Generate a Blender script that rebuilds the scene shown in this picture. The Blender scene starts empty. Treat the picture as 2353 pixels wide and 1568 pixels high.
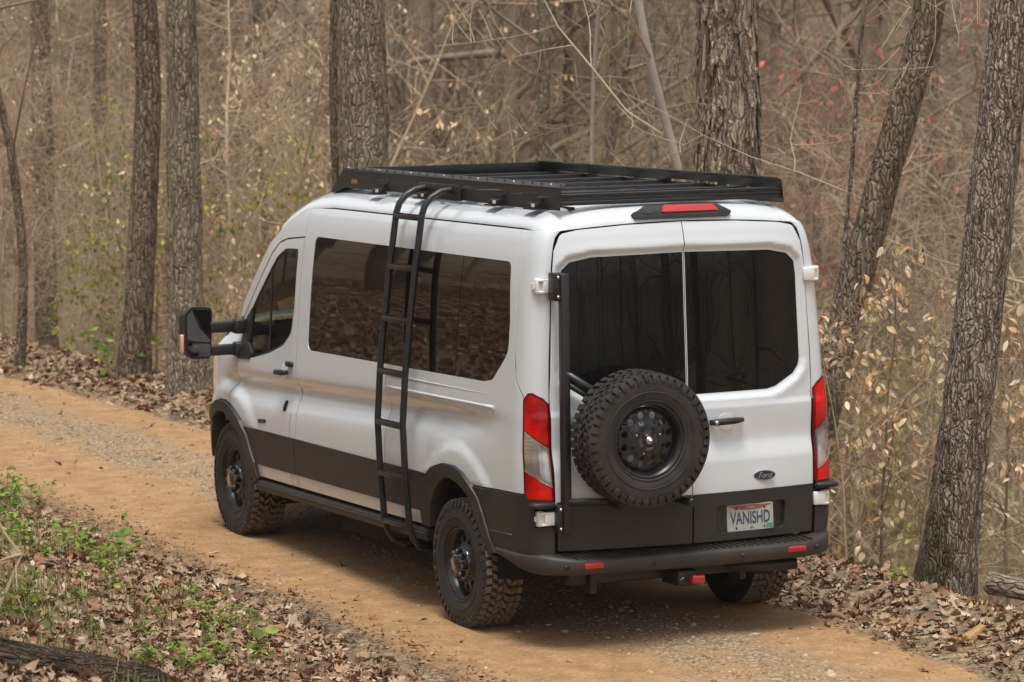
import bpy, bmesh, math, random
import numpy as np
from mathutils import Vector, Matrix, noise as mnoise
random.seed(7); rng = np.random.default_rng(7)
R_ = math.radians
scene = bpy.context.scene
col = scene.collection

# ------------------------------------------------------------------ camera
CAM = Vector((-10.3253, -19.3691, 4.3097)); YAW = .44232; PIT = .11275; ROL = -.00142
fw = Vector((math.sin(YAW)*math.cos(PIT), math.cos(YAW)*math.cos(PIT), -math.sin(PIT)))
rt0 = Vector((math.cos(YAW), -math.sin(YAW), 0)); up0 = rt0.cross(fw)
rt = rt0*math.cos(ROL)+up0*math.sin(ROL); up = -rt0*math.sin(ROL)+up0*math.cos(ROL)
cd = bpy.data.cameras.new('camera'); cam = bpy.data.objects.new('camera', cd); col.objects.link(cam)
cam.matrix_world = Matrix(((rt.x, up.x, -fw.x, CAM.x), (rt.y, up.y, -fw.y, CAM.y), (rt.z, up.z, -fw.z, CAM.z), (0, 0, 0, 1)))
cd.sensor_width = 36; cd.lens = 36*8429.03/2353; cd.clip_end = 800; cd.clip_start = .1
cd.dof.use_dof = True; cd.dof.focus_distance = 21.5; cd.dof.aperture_fstop = 4.5
scene.camera = cam
# ------------------------------------------------------------------ sky, sun, exposure (overcast)
SUN_EL, SUN_AZ = 74, 215          # azimuth clockwise from +Y
w = bpy.data.worlds.new('World'); scene.world = w; w.use_nodes = True
nt = w.node_tree; nt.nodes.clear()
sky = nt.nodes.new('ShaderNodeTexSky'); sky.sky_type = 'NISHITA'; sky.sun_disc = False
sky.sun_elevation = R_(SUN_EL); sky.sun_rotation = R_(SUN_AZ); sky.air_density = 1.2; sky.dust_density = 3.0
hs = nt.nodes.new('ShaderNodeHueSaturation'); hs.inputs['Saturation'].default_value = .18
bg = nt.nodes.new('ShaderNodeBackground'); bg.inputs['Strength'].default_value = .10
wo = nt.nodes.new('ShaderNodeOutputWorld')
nt.links.new(sky.outputs[0], hs.inputs['Color']); nt.links.new(hs.outputs[0], bg.inputs[0]); nt.links.new(bg.outputs[0], wo.inputs[0])
sl = bpy.data.lights.new('sun', 'SUN'); sl.energy = 1.5; sl.angle = R_(22); sl.color = (1, .98, .94)
so = bpy.data.objects.new('sun', sl); col.objects.link(so)
sd = Vector((math.sin(R_(SUN_AZ))*math.cos(R_(SUN_EL)), math.cos(R_(SUN_AZ))*math.cos(R_(SUN_EL)), math.sin(R_(SUN_EL))))
so.rotation_euler = sd.to_track_quat('Z', 'Y').to_euler(); so.location = sd*40
vs = scene.view_settings; vs.view_transform = 'Standard'; vs.look = 'None'; vs.exposure = 1.0; vs.gamma = 1; vs.use_curve_mapping = False
scene.cycles.use_denoising = True
scene.cycles.max_bounces = 8; scene.cycles.transparent_max_bounces = 12

# ------------------------------------------------------------------ helpers
def tag(o, label=None, cat=None, group=None, kind=None):
    for k, v in (('label', label), ('category', cat), ('group', group), ('kind', kind)):
        if v: o[k] = v
    return o
def empty(name, loc=(0, 0, 0), rz=0):
    o = bpy.data.objects.new(name, None); o.location = loc; o.rotation_euler = (0, 0, rz); o.empty_display_size = .2
    col.objects.link(o); return o
def link(name, me, mat, parent=None, M=None):
    o = bpy.data.objects.new(name, me); col.objects.link(o)
    if mat is not None and len(me.materials) == 0:
        for m in (mat if isinstance(mat, (list, tuple)) else [mat]): me.materials.append(m)
    if parent: o.parent = parent
    if M is not None: o.matrix_local = M
    return o
def copy_tree(o, parent=None, loc=None, rz=None, sc=None):
    c = o.copy(); col.objects.link(c); c.parent = parent
    if loc is not None: c.location = loc
    if rz is not None: c.rotation_euler = (0, 0, rz)
    if sc is not None: c.scale = (sc, sc, sc)
    for ch in o.children: copy_tree(ch, c)
    return c
def arrmesh(name, V, F, smooth=True, mi=None):
    """V (n,3), F (m,k) arrays, constant k"""
    V = np.asarray(V, np.float32); F = np.asarray(F, np.int32); k = F.shape[1]; m = len(F)
    me = bpy.data.meshes.new(name); me.vertices.add(len(V)); me.vertices.foreach_set('co', V.ravel())
    me.loops.add(m*k); me.loops.foreach_set('vertex_index', F.ravel())
    me.polygons.add(m); me.polygons.foreach_set('loop_start', np.arange(0, m*k, k, dtype=np.int32))
    me.polygons.foreach_set('loop_total', np.full(m, k, np.int32))
    if smooth: me.polygons.foreach_set('use_smooth', np.ones(m, bool))
    if mi is not None: me.polygons.foreach_set('material_index', np.asarray(mi, np.int32))
    me.update(calc_edges=True); me.validate(); return me
class MB:
    """collects shapes into one mesh"""
    def __init__(s): s.v = []; s.f = []; s.sm = []
    def add(s, V, F, smooth=False):
        b = len(s.v); s.v += [tuple(p) for p in V]; s.f += [tuple(i+b for i in f) for f in F]; s.sm += [smooth]*len(F); return s
    def box(s, c, d, M=None, bev=0.0):
        x, y, z = d[0]/2, d[1]/2, d[2]/2
        if bev:
            bm = bmesh.new(); bmesh.ops.create_cube(bm, size=1, matrix=Matrix.Diagonal((d[0], d[1], d[2], 1)))
            bmesh.ops.bevel(bm, geom=bm.edges[:], offset=min(bev, .45*min(d)), segments=2, affect='EDGES', profile=.5)
            V = [v.co.copy() for v in bm.verts]; bm.verts.index_update(); F = [[v.index for v in f.verts] for f in bm.faces]; bm.free()
        else:
            V = [Vector((sx*x, sy*y, sz*z)) for sx in (-1, 1) for sy in (-1, 1) for sz in (-1, 1)]
            F = [(0, 1, 3, 2), (4, 6, 7, 5), (0, 4, 5, 1), (2, 3, 7, 6), (0, 2, 6, 4), (1, 5, 7, 3)]
        c = Vector(c)
        V = [c+((M @ p) if M else p) for p in V]
        return s.add(V, F, bool(bev))
    def tube(s, pts, rad, n=10, caps=True):
        pts = [Vector(p) for p in pts]; N = len(pts); rr = rad if hasattr(rad, '__len__') else [rad]*N
        V = []; F = []; ref = None
        for i, p in enumerate(pts):
            t = (pts[min(i+1, N-1)]-pts[max(i-1, 0)]).normalized()
            if ref is None: ref = Vector((0, 0, 1)) if abs(t.z) < .9 else Vector((1, 0, 0))
            a = (ref-t*ref.dot(t)).normalized(); ref = a; b = t.cross(a)
            for k in range(n):
                an = 2*math.pi*k/n; V.append(p+(a*math.cos(an)+b*math.sin(an))*rr[i])
        for i in range(N-1):
            for k in range(n): F.append((i*n+k, i*n+(k+1) % n, (i+1)*n+(k+1) % n, (i+1)*n+k))
        s.add(V, F, True)
        if caps:
            b0 = len(s.v)-len(V); s.f.append(tuple(b0+k for k in range(n))[::-1]); s.sm.append(False)
            s.f.append(tuple(b0+(N-1)*n+k for k in range(n))); s.sm.append(False)
        return s
    def lathe(s, prof, n=48, axis='x', c=(0, 0, 0), smooth=True, a0=0, a1=2*math.pi):
        V = []; F = []; c = Vector(c); full = abs(a1-a0-2*math.pi) < 1e-6
        m = n if full else n+1
        for k in range(m):
            a = a0+(a1-a0)*k/n; ca, sa = math.cos(a), math.sin(a)
            for (ax, r) in prof:
                V.append(c+(Vector((ax, r*ca, r*sa)) if axis == 'x' else Vector((r*ca, ax, r*sa)) if axis == 'y' else Vector((r*ca, r*sa, ax))))
        q = len(prof)
        for k in range(n):
            for j in range(q-1):
                F.append((k*q+j, k*q+j+1, ((k+1) % m)*q+j+1, ((k+1) % m)*q+j))
        return s.add(V, F, smooth)
    def prism(s, poly, fn, t0, t1):
        """poly list of 2d; fn(u,v,t)->3d"""
        n = len(poly); V = [fn(u, v, t0) for u, v in poly]+[fn(u, v, t1) for u, v in poly]
        F = [tuple(range(n))[::-1], tuple(range(n, 2*n))]+[(i, (i+1) % n, n+(i+1) % n, n+i) for i in range(n)]
        return s.add(V, F)
    def mesh(s, name, fixn=True):
        me = bpy.data.meshes.new(name); me.from_pydata([tuple(p) for p in s.v], [], s.f)
        me.polygons.foreach_set('use_smooth', s.sm)
        if fixn:
            bm = bmesh.new(); bm.from_mesh(me); bmesh.ops.recalc_face_normals(bm, faces=bm.faces); bm.to_mesh(me); bm.free()
        me.update(); return me
    def build(s, name, mat, parent=None, M=None, fixn=True): return link(name, s.mesh(name, fixn), mat, parent, M)

def rpoly(pts, r=0, n=5):
    """fillet polygon; pts (u,v) or (u,v,r)"""
    out = []; N = len(pts)
    for i in range(N):
        p = pts[i]; rr = p[2] if len(p) > 2 else r; P = Vector(p[:2]); A = Vector(pts[i-1][:2]); B = Vector(pts[(i+1) % N][:2])
        if rr <= 0: out.append(tuple(P)); continue
        a = (A-P); b = (B-P); la, lb = a.length, b.length; a.normalize(); b.normalize()
        th = a.angle(b); d = min(rr/math.tan(th/2), .48*la, .48*lb)
        p0 = P+a*d; p1 = P+b*d
        for k in range(n+1):
            t = k/n; q = p0*(1-t)**2+P*2*t*(1-t)+p1*t*t; out.append((q.x, q.y))
    return out
def sstep(a, b, x):
    t = np.clip((x-a)/(b-a), 0, 1); return t*t*(3-2*t)
def pchip(xs, ys):
    xs = np.array(xs, float); ys = np.array(ys, float); h = np.diff(xs); d = np.diff(ys)/h; m = np.zeros(len(xs))
    for i in range(1, len(xs)-1):
        if d[i-1]*d[i] > 0: w1 = 2*h[i]+h[i-1]; w2 = h[i]+2*h[i-1]; m[i] = (w1+w2)/(w1/d[i-1]+w2/d[i])
    m[0] = d[0]; m[-1] = d[-1]
    def f(x):
        x = np.clip(x, xs[0], xs[-1]); i = np.clip(np.searchsorted(xs, x)-1, 0, len(xs)-2); t = (x-xs[i])/h[i]
        return (2*t**3-3*t**2+1)*ys[i]+(t**3-2*t**2+t)*h[i]*m[i]+(-2*t**3+3*t**2)*ys[i+1]+(t**3-t**2)*h[i]*m[i+1]
    return f
def panel(name, outer, surf, mat, parent=None, M=None, holes=(), step=.06, depth=.014, out=None, offs=0.0):
    """sheet with an exact outline (and holes) in (u,v), wrapped on surf(u,v)->(n,3), analytic normals, folded rim.
    out: approx. outward direction"""
    bm = bmesh.new()
    for lp in [outer]+list(holes):
        vs_ = [bm.verts.new((p[0], p[1], 0)) for p in lp]
        for i in range(len(vs_)): bm.edges.new((vs_[i], vs_[(i+1) % len(vs_)]))
    bmesh.ops.triangle_fill(bm, use_beauty=True, use_dissolve=False, edges=bm.edges[:], normal=(0, 0, 1))
    us = [p[0] for p in outer]; vs2 = [p[1] for p in outer]
    su, sv = step if isinstance(step, tuple) else (step, step)
    for ax, lo, hi, st in ((0, min(us), max(us), su), (1, min(vs2), max(vs2), sv)):
        c = lo+st
        while c < hi-.2*st:
            co = [0, 0, 0]; no = [0, 0, 0]; co[ax] = c; no[ax] = 1
            bmesh.ops.bisect_plane(bm, geom=bm.verts[:]+bm.edges[:]+bm.faces[:], dist=1e-6, plane_co=co, plane_no=no); c += st
    bm.verts.index_update()
    UV = np.array([(v.co.x, v.co.y) for v in bm.verts]); F = [[v.index for v in f.verts] for f in bm.faces]
    B = [(e.verts[0].index, e.verts[1].index) for e in bm.edges if len(e.link_faces) == 1]; bm.free()
    def nrm(u, v):
        e = 1e-4
        a = surf(u+e, v)-surf(u-e, v); b = surf(u, v+e)-surf(u, v-e); n = np.cross(a, b); n /= np.maximum(np.linalg.norm(n, axis=1, keepdims=True), 1e-12); return n
    P = surf(UV[:, 0], UV[:, 1]); N = nrm(UV[:, 0], UV[:, 1])
    o = np.array(out, float); N = np.where((N@o)[:, None] < 0, -N, N)
    P = P+N*offs
    V = list(map(tuple, P)); NN = list(map(tuple, N)); FF = []
    for f in F:
        a, b, c = P[f[0]], P[f[1]], P[f[2]]
        FF.append(f if np.dot(np.cross(b-a, c-a), N[f[0]]) > 0 else f[::-1])
    if depth:
        cen = {}
        for f in FF:
            for i in range(len(f)):
                cen[frozenset((f[i], f[(i+1) % len(f)]))] = P[f].mean(axis=0)
        for (i, j) in B:
            t = P[j]-P[i]; m = np.cross(t, N[i]); m /= max(np.linalg.norm(m), 1e-9)
            if np.dot(m, (P[i]+P[j])/2-cen[frozenset((i, j))]) < 0: m = -m
            b = len(V); mm = tuple((m*.8+N[i]*.2)); 
            V += [tuple(P[i]), tuple(P[j]), tuple(P[j]-N[j]*depth), tuple(P[i]-N[i]*depth)]; NN += [mm]*2+[tuple(m)]*2
            q = [b, b+1, b+2, b+3]
            if np.dot(np.cross(P[j]-P[i], -N[i]), m) < 0: q = q[::-1]
            FF.append(q)
    me = bpy.data.meshes.new(name); me.from_pydata(V, [], FF); me.polygons.foreach_set('use_smooth', [True]*len(FF))
    me.update(); me.normals_split_custom_set_from_vertices(NN)
    return link(name, me, mat, parent, M)

# ------------------------------------------------------------------ materials
def mat(name, c, rough=.5, metal=0., spec=.5, var=0., vscale=8., bump=0., bscale=60., c2=None, coat=0., coords='Object', det=4., stretch=(1, 1, 1), bdist=.01, croug=.05):
    m = bpy.data.materials.new(name); m.use_nodes = True; t = m.node_tree; b = t.nodes['Principled BSDF']
    b.inputs['Base Color'].default_value = (*c, 1); b.inputs['Roughness'].default_value = rough; b.inputs['Metallic'].default_value = metal
    b.inputs['Specular IOR Level'].default_value = spec; b.inputs['Coat Weight'].default_value = coat; b.inputs['Coat Roughness'].default_value = croug
    if var or c2 or bump:
        tc = t.nodes.new('ShaderNodeTexCoord'); mp = t.nodes.new('ShaderNodeMapping'); mp.inputs['Scale'].default_value = stretch
        t.links.new(tc.outputs[coords], mp.inputs[0])
    if var or c2:
        n = t.nodes.new('ShaderNodeTexNoise'); n.inputs['Scale'].default_value = vscale; n.inputs['Detail'].default_value = det; n.inputs['Roughness'].default_value = .6
        t.links.new(mp.outputs[0], n.inputs['Vector'])
        r = t.nodes.new('ShaderNodeValToRGB'); r.color_ramp.elements[0].position = .35; r.color_ramp.elements[1].position = .65
        cb = c2 or tuple(min(1, x*(1+var)) for x in c); ca = c if c2 else tuple(x*(1-var) for x in c)
        r.color_ramp.elements[0].color = (*ca, 1); r.color_ramp.elements[1].color = (*cb, 1)
        t.links.new(n.outputs[0], r.inputs[0]); t.links.new(r.outputs[0], b.inputs['Base Color'])
    if bump:
        n2 = t.nodes.new('ShaderNodeTexNoise'); n2.inputs['Scale'].default_value = bscale; n2.inputs['Detail'].default_value = 5
        t.links.new(mp.outputs[0], n2.inputs['Vector'])
        bp = t.nodes.new('ShaderNodeBump'); bp.inputs['Strength'].default_value = bump; bp.inputs['Distance'].default_value = bdist
        t.links.new(n2.outputs[0], bp.inputs['Height']); t.links.new(bp.outputs[0], b.inputs['Normal'])
    return m
def nd(t, typ, **kw):
    n = t.nodes.new(typ)
    for k, v in kw.items():
        if k.startswith('i_'):
            n.inputs[int(k[2:]) if k[2:].isdigit() else k[2:].replace('_', ' ')].default_value = v
        else: setattr(n, k, v)
    return n
def ramp(t, src, stops, interp='LINEAR'):
    r = t.nodes.new('ShaderNodeValToRGB'); cr = r.color_ramp; cr.interpolation = interp
    while len(cr.elements) < len(stops): cr.elements.new(.5)
    for e, (p, c) in zip(cr.elements, stops): e.position = p; e.color = (*c, 1) if len(c) == 3 else c
    t.links.new(src, r.inputs[0]); return r.outputs[0]
def mixc(t, fac, a, b, mode='MIX'):
    m = t.nodes.new('ShaderNodeMix'); m.data_type = 'RGBA'; m.blend_type = mode
    if isinstance(fac, (int, float)): m.inputs['Factor'].default_value = fac
    else: t.links.new(fac, m.inputs['Factor'])
    for s, v in ((6, a), (7, b)):
        if isinstance(v, tuple): m.inputs[s].default_value = (*v, 1)
        else: t.links.new(v, m.inputs[s])
    return m.outputs[2]
def noiz(t, vec, scale, det=4., rough=.55, dist=0.):
    n = t.nodes.new('ShaderNodeTexNoise'); n.inputs['Scale'].default_value = scale; n.inputs['Detail'].default_value = det
    n.inputs['Roughness'].default_value = rough; n.inputs['Distortion'].default_value = dist; t.links.new(vec, n.inputs['Vector']); return n.outputs[0]
M_ = {}
def dusty(name, c, rough, dust=(.30, .22, .14), z0=.35, z1=1.1, amt=.5, coat=0., bump=0., spec=.5, croug=.04):
    """paint or plastic with road dust thrown up on its lower part (patchy)"""
    m = mat(name, c, rough, coat=coat, bump=bump, bscale=900, spec=spec, croug=croug, bdist=.0008); t = m.node_tree; b = t.nodes['Principled BSDF']
    g = nd(t, 'ShaderNodeNewGeometry'); sx = nd(t, 'ShaderNodeSeparateXYZ'); t.links.new(g.outputs['Position'], sx.inputs[0])
    mr = nd(t, 'ShaderNodeMapRange'); mr.inputs[1].default_value = z0; mr.inputs[2].default_value = z1; mr.inputs[3].default_value = 1; mr.inputs[4].default_value = 0
    t.links.new(sx.outputs[2], mr.inputs[0])
    n = noiz(t, g.outputs['Position'], 7, 6, .65)
    mu = nd(t, 'ShaderNodeMath', operation='MULTIPLY'); t.links.new(mr.outputs[0], mu.inputs[0]); t.links.new(n, mu.inputs[1])
    mu2 = nd(t, 'ShaderNodeMath', operation='MULTIPLY'); t.links.new(mu.outputs[0], mu2.inputs[0]); mu2.inputs[1].default_value = amt*2; mu2.use_clamp = True
    t.links.new(mixc(t, mu2.outputs[0], c, dust), b.inputs['Base Color'])
    ra = nd(t, 'ShaderNodeMath', operation='MULTIPLY_ADD'); t.links.new(mu2.outputs[0], ra.inputs[0]); ra.inputs[1].default_value = .4; ra.inputs[2].default_value = rough
    t.links.new(ra.outputs[0], b.inputs['Roughness']); return m
M_['paint'] = dusty('white_paint', (.60, .632, .652), .22, amt=.14, coat=1., z0=.35, z1=1.0, croug=.06)
M_['plastic'] = dusty('black_plastic', (.0155, .015, .0147), .50, amt=.24, bump=.25, z1=.95, dust=(.12, .085, .055))
M_['rubber'] = mat('rubber', (.014, .0136, .0133), .68, c2=(.034, .029, .024), vscale=7, bump=.15, bscale=300, bdist=.001)
M_['metal'] = mat('black_powder_coat', (.013, .0125, .0125), .38, bump=.25, bscale=1500, bdist=.0006)
M_['rim'] = mat('black_rim', (.017, .017, .0175), .34, var=.3, vscale=12)
M_['dark'] = mat('dark_void', (.008, .008, .008), .9)
M_['steel'] = mat('bare_steel', (.55, .53, .5), .3, metal=1)
M_['chrome'] = mat('chrome', (.75, .75, .76), .12, metal=1)
M_['white_part'] = mat('white_hinge_paint', (.72, .72, .70), .4, coat=.3)
M_['badge_blue'] = mat('badge_blue', (.012, .022, .075), .25, coat=.6)
M_['plate'] = mat('plate_white', (.36, .38, .35), .5, var=.1, vscale=30)
M_['plate_red'] = mat('plate_red', (.28, .07, .06), .5)
M_['plate_ink'] = mat('plate_ink', (.05, .055, .10), .5)
M_['plate_green'] = mat('sticker_green', (.05, .28, .16), .5)
M_['copper'] = mat('logo_plate', (.35, .20, .12), .4, metal=.6)
M_['seat'] = mat('seat_cloth', (.035, .033, .032), .85, var=.2, vscale=40)
def glass_dark(name, base, wob):
    m = mat(name, base, .015, spec=.5); t = m.node_tree; b = t.nodes['Principled BSDF']; b.inputs['IOR'].default_value = 1.55
    g = nd(t, 'ShaderNodeNewGeometry'); n = noiz(t, g.outputs['Position'], 1.6, 2, .4)
    bp = nd(t, 'ShaderNodeBump', i_Strength=wob, i_Distance=.05); t.links.new(n, bp.inputs['Height']); t.links.new(bp.outputs[0], b.inputs['Normal']); return m
M_['glass'] = glass_dark('privacy_glass', (.006, .0055, .005), .03); M_['rear_glass'] = glass_dark('rear_privacy_glass', (.006, .006, .006), .03); M_['rear_glass'].node_tree.nodes['Principled BSDF'].inputs['Specular IOR Level'].default_value = .27
def tint_glass():
    m = bpy.data.materials.new('door_glass'); m.use_nodes = True; t = m.node_tree; t.nodes.clear()
    o = nd(t, 'ShaderNodeOutputMaterial'); fr = nd(t, 'ShaderNodeFresnel', i_IOR=1.5); gl = nd(t, 'ShaderNodeBsdfGlossy', i_Roughness=.01)
    tr = nd(t, 'ShaderNodeBsdfTransparent'); tr.inputs[0].default_value = (.52, .60, .50, 1); mx = nd(t, 'ShaderNodeMixShader')
    t.links.new(fr.outputs[0], mx.inputs[0]); t.links.new(tr.outputs[0], mx.inputs[1]); t.links.new(gl.outputs[0], mx.inputs[2]); t.links.new(mx.outputs[0], o.inputs[0]); return m
M_['tint'] = tint_glass()
def lens(name, c, ribs=0., clear=False):
    m = mat(name, c, .12, coat=.25, spec=.3); t = m.node_tree; b = t.nodes['Principled BSDF']
    tc = nd(t, 'ShaderNodeTexCoord'); w_ = nd(t, 'ShaderNodeTexChecker', i_Scale=ribs or 95.); t.links.new(tc.outputs['Object'], w_.inputs['Vector'])
    n = noiz(t, tc.outputs['Object'], 6, 2)
    dk = tuple(x*.5 for x in c)
    cc = mixc(t, w_.outputs['Fac'], c, tuple(min(1, x*1.35) for x in c)); t.links.new(mixc(t, ramp(t, n, [(.4, (0, 0, 0)), (.62, (1, 1, 1))]), dk, cc), b.inputs['Base Color'])
    return m
M_['red_lens'] = lens('red_lens', (.56, .004, .004)); M_['dark_red'] = lens('dark_red_lens', (.12, .001, .003)); M_['clear_lens'] = lens('clear_lens', (.25, .215, .17), 85)
M_['reflector'] = mat('red_reflector', (.45, .010, .012), .2, coat=1.)
M_['seam'] = mat('seam_shadow', (.10, .10, .10), .8)
M_['lens_chrome'] = lens('lens_chrome', (.55, .53, .50), 130); M_['lens_chrome'].node_tree.nodes['Principled BSDF'].inputs['Metallic'].default_value = .7
# ================================================================== VAN
YA, WB, RW, RAKE = .956, 3.864, .404, .02726
c_, s_ = math.cos(RAKE), math.sin(RAKE)
# body frame -> world (the unladen body sits nose-down on its wheels)
BM = Matrix(((1, 0, 0, 0), (0, c_, s_, YA-c_*YA-s_*RW), (0, -s_, c_, RW-c_*RW+s_*YA), (0, 0, 0, 1)))
van = empty('van', (0, 0, 0))
tag(van, 'white passenger van with roof rack, side ladder and spare wheel on its rear door', 'van')
def A3(x, y, z):
    x, y, z = np.broadcast_arrays(np.asarray(x, float), np.asarray(y, float), np.asarray(z, float)); return np.stack([x, y, z], axis=-1)
_prof = pchip([.28, .42, .55, .66, .90, 1.15, 1.36, 1.5, 2.1, 2.35, 2.44, 2.5], [1.0, 1.012, 1.03, 1.047, 1.055, 1.052, 1.046, 1.036, .985, .945, .918, .885])
def sideX(y, z):
    y = np.asarray(y, float); z = np.asarray(z, float)
    X = _prof(z)
    zc = 1.335-.028*y; d = z-zc
    r1 = np.hypot(y-.99, z-.48); r2 = np.hypot(y-4.92, z-.48)
    b1 = 1-sstep(.595, .69, r1); b2 = 1-sstep(.63, .74, r2)
    g = np.where(d > 0, np.exp(-(d/.055)**2), np.exp(-(d/.115)**2))
    X = X-.054*g*sstep(.1, 1.2, y)*(1-sstep(4.75, 5.1, y))*(1-b1)*(1-b2)
    X = X+.018*b1*sstep(.85, .95, z)+.016*b2*sstep(.85, .95, z)
    X = X-.30*np.clip((y-5.02)/.75, 0, 1.4)**2.2-.05*np.clip((y-3.7)/1.1, 0, 2)**2*sstep(1.35, 1.6, z)
    return X
_yr = pchip([.40, .6, .90, 1.05, 1.20, 1.38, 1.42, 1.66, 2.0, 2.34, 2.44, 2.50, 2.54], [-.100, -.108, -.118, -.114, -.086, -.092, -.083, -.075, -.060, -.044, -.028, -.010, .006])
_bx = pchip([.4, .9, 1.5, 2.04, 2.22, 2.37, 2.44, 2.47, 2.488, 2.55], [.885, .885, .896, .872, .864, .846, .826, .808, .778, .70])
def rearY(x, z): return _yr(z)+.085*(np.abs(x)/.9)**2.2
def surfS(s):
    def f(u, z):
        u = np.asarray(u, float); z = np.asarray(z, float)
        X = sideX(np.maximum(u, .2), z); bx = _bx(z); yb = rearY(bx, z)
        t = np.clip((.2-u)/.3, 0, 1.2)*math.pi/2; n = 2/2.5
        ct = np.sign(np.cos(t))*np.abs(np.cos(t))**n; st = np.abs(np.sin(t))**n
        cx = bx+(X-bx)*ct; cy = yb+(.2-yb)*(1-st)
        return A3(s*np.where(u >= .2, X, cx), np.where(u >= .2, u, cy), z)
    return f
def pdist(poly):
    P = np.array(poly, float); Q = np.roll(P, -1, axis=0)
    def f(x, z):
        x = np.asarray(x, float); z = np.asarray(z, float); best = np.full(x.shape, 9.); ins = np.zeros(x.shape, bool)
        for (ax, az), (bx, bz) in zip(P, Q):
            dx, dz = bx-ax, bz-az; L = dx*dx+dz*dz+1e-12; t = np.clip(((x-ax)*dx+(z-az)*dz)/L, 0, 1)
            best = np.minimum(best, np.hypot(x-ax-t*dx, z-az-t*dz))
            c = ((az > z) != (bz > z)); xi = ax+(z-az)*dx/(dz if abs(dz) > 1e-9 else 1e-9); ins ^= c & (x < xi)
        return np.where(ins, -best, best)
    return f
PT, PL, DK, MT = M_['paint'], M_['plastic'], M_['dark'], M_['metal']
def vpanel(name, outer, surf, m, parent=van, **k): return panel(name, outer, surf, m, parent, BM if parent is van else None, **k)

RF_OUT = [(1.515, .58), (1.515, .65), (1.500, .76), (1.455, .845), (1.39, .912), (1.29, .968), (1.13, 1.008), (.974, 1.008), (.84, .975), (.727, .916), (.65, .845), (.59, .765), (.525, .655), (.461, .53)]
RF_IN = [(.555, .52), (.63, .66), (.71, .765), (.79, .845), (.89, .908), (1.0, .932), (1.09, .926), (1.19, .89), (1.28, .825), (1.352, .725), (1.395, .58)]
FF_OUT = [(4.372, .56), (4.40, .67), (4.468, .76), (4.53, .855), (4.62, .945), (4.72, .998), (4.84, 1.040), (4.94, 1.058), (5.045, 1.058), (5.18, 1.007), (5.267, .939), (5.335, .83), (5.375, .70), (5.375, .62)]
FF_IN = [(5.295, .62), (5.29, .70), (5.25, .81), (5.168, .915), (5.04, .978), (4.92, .980), (4.80, .935), (4.68, .855), (4.58, .76), (4.50, .66), (4.455, .56)]
WIN = rpoly([(3.452, 2.296, .06), (.365, 2.294, .06), (.302, 1.95, 0), (.298, 1.755, .12), (.50, 1.575, .10), (.62, 1.556, 0), (3.452, 1.531, .07)])
DWIN = rpoly([(3.722, 2.200, .04), (3.965, 2.190, .12), (4.12, 2.125, .05), (4.565, 1.757, 0), (4.728, 1.635, .02), (4.722, 1.385, .02), (4.44, 1.402, 0), (4.145, 1.457, .1), (3.895, 1.528, .15), (3.755, 1.62, .1), (3.722, 1.80, .05)])
DOOR = [(3.648, .575), (3.648, 2.278), (3.95, 2.252), (4.09, 2.218), (4.22, 2.137), (4.762, 1.654), (4.748, 1.36), (4.79, 1.22), (4.835, 1.12), (4.822, 1.040), (4.72, 1.003), (4.612, .95), (4.522, .86), (4.46, .765), (4.392, .67), (4.368, .575)]
SIDE = [(3.636, .575), (1.52, .575)]+RF_OUT[1:10]+[(.10, .932), (.10, 1.492), (.192, 1.597), (.238, 2.03), (.310, 2.377), (.345, 2.486), (3.30, 2.486), (3.636, 2.472)]
CABTOP = [(3.648, 2.472), (3.648, 2.288), (3.95, 2.263), (4.10, 2.229), (4.235, 2.147), (4.775, 1.664), (4.85, 1.665), (4.78, 1.77), (4.43, 2.085), (4.28, 2.215), (4.11, 2.305), (3.78, 2.435)]
FENDER = [(4.760, 1.645), (4.90, 1.60), (5.10, 1.53), (5.50, 1.29), (5.68, 1.10), (5.72, .975), (5.275, .955), (5.18, 1.016), (5.045, 1.066), (4.93, 1.066), (4.834, 1.046), (4.846, 1.12), (4.80, 1.22), (4.758, 1.36)]
FBUMP = [(5.285, .945), (5.72, .965), (5.79, .60), (5.42, .52), (5.385, .62), (5.385, .70), (5.345, .83)]
QUART = [(.093, 1.502), (.182, 1.600), (.228, 2.03), (.300, 2.377), (.335, 2.486), (-.1, 2.486), (-.1, 1.40), (.093, 1.40)]
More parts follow.
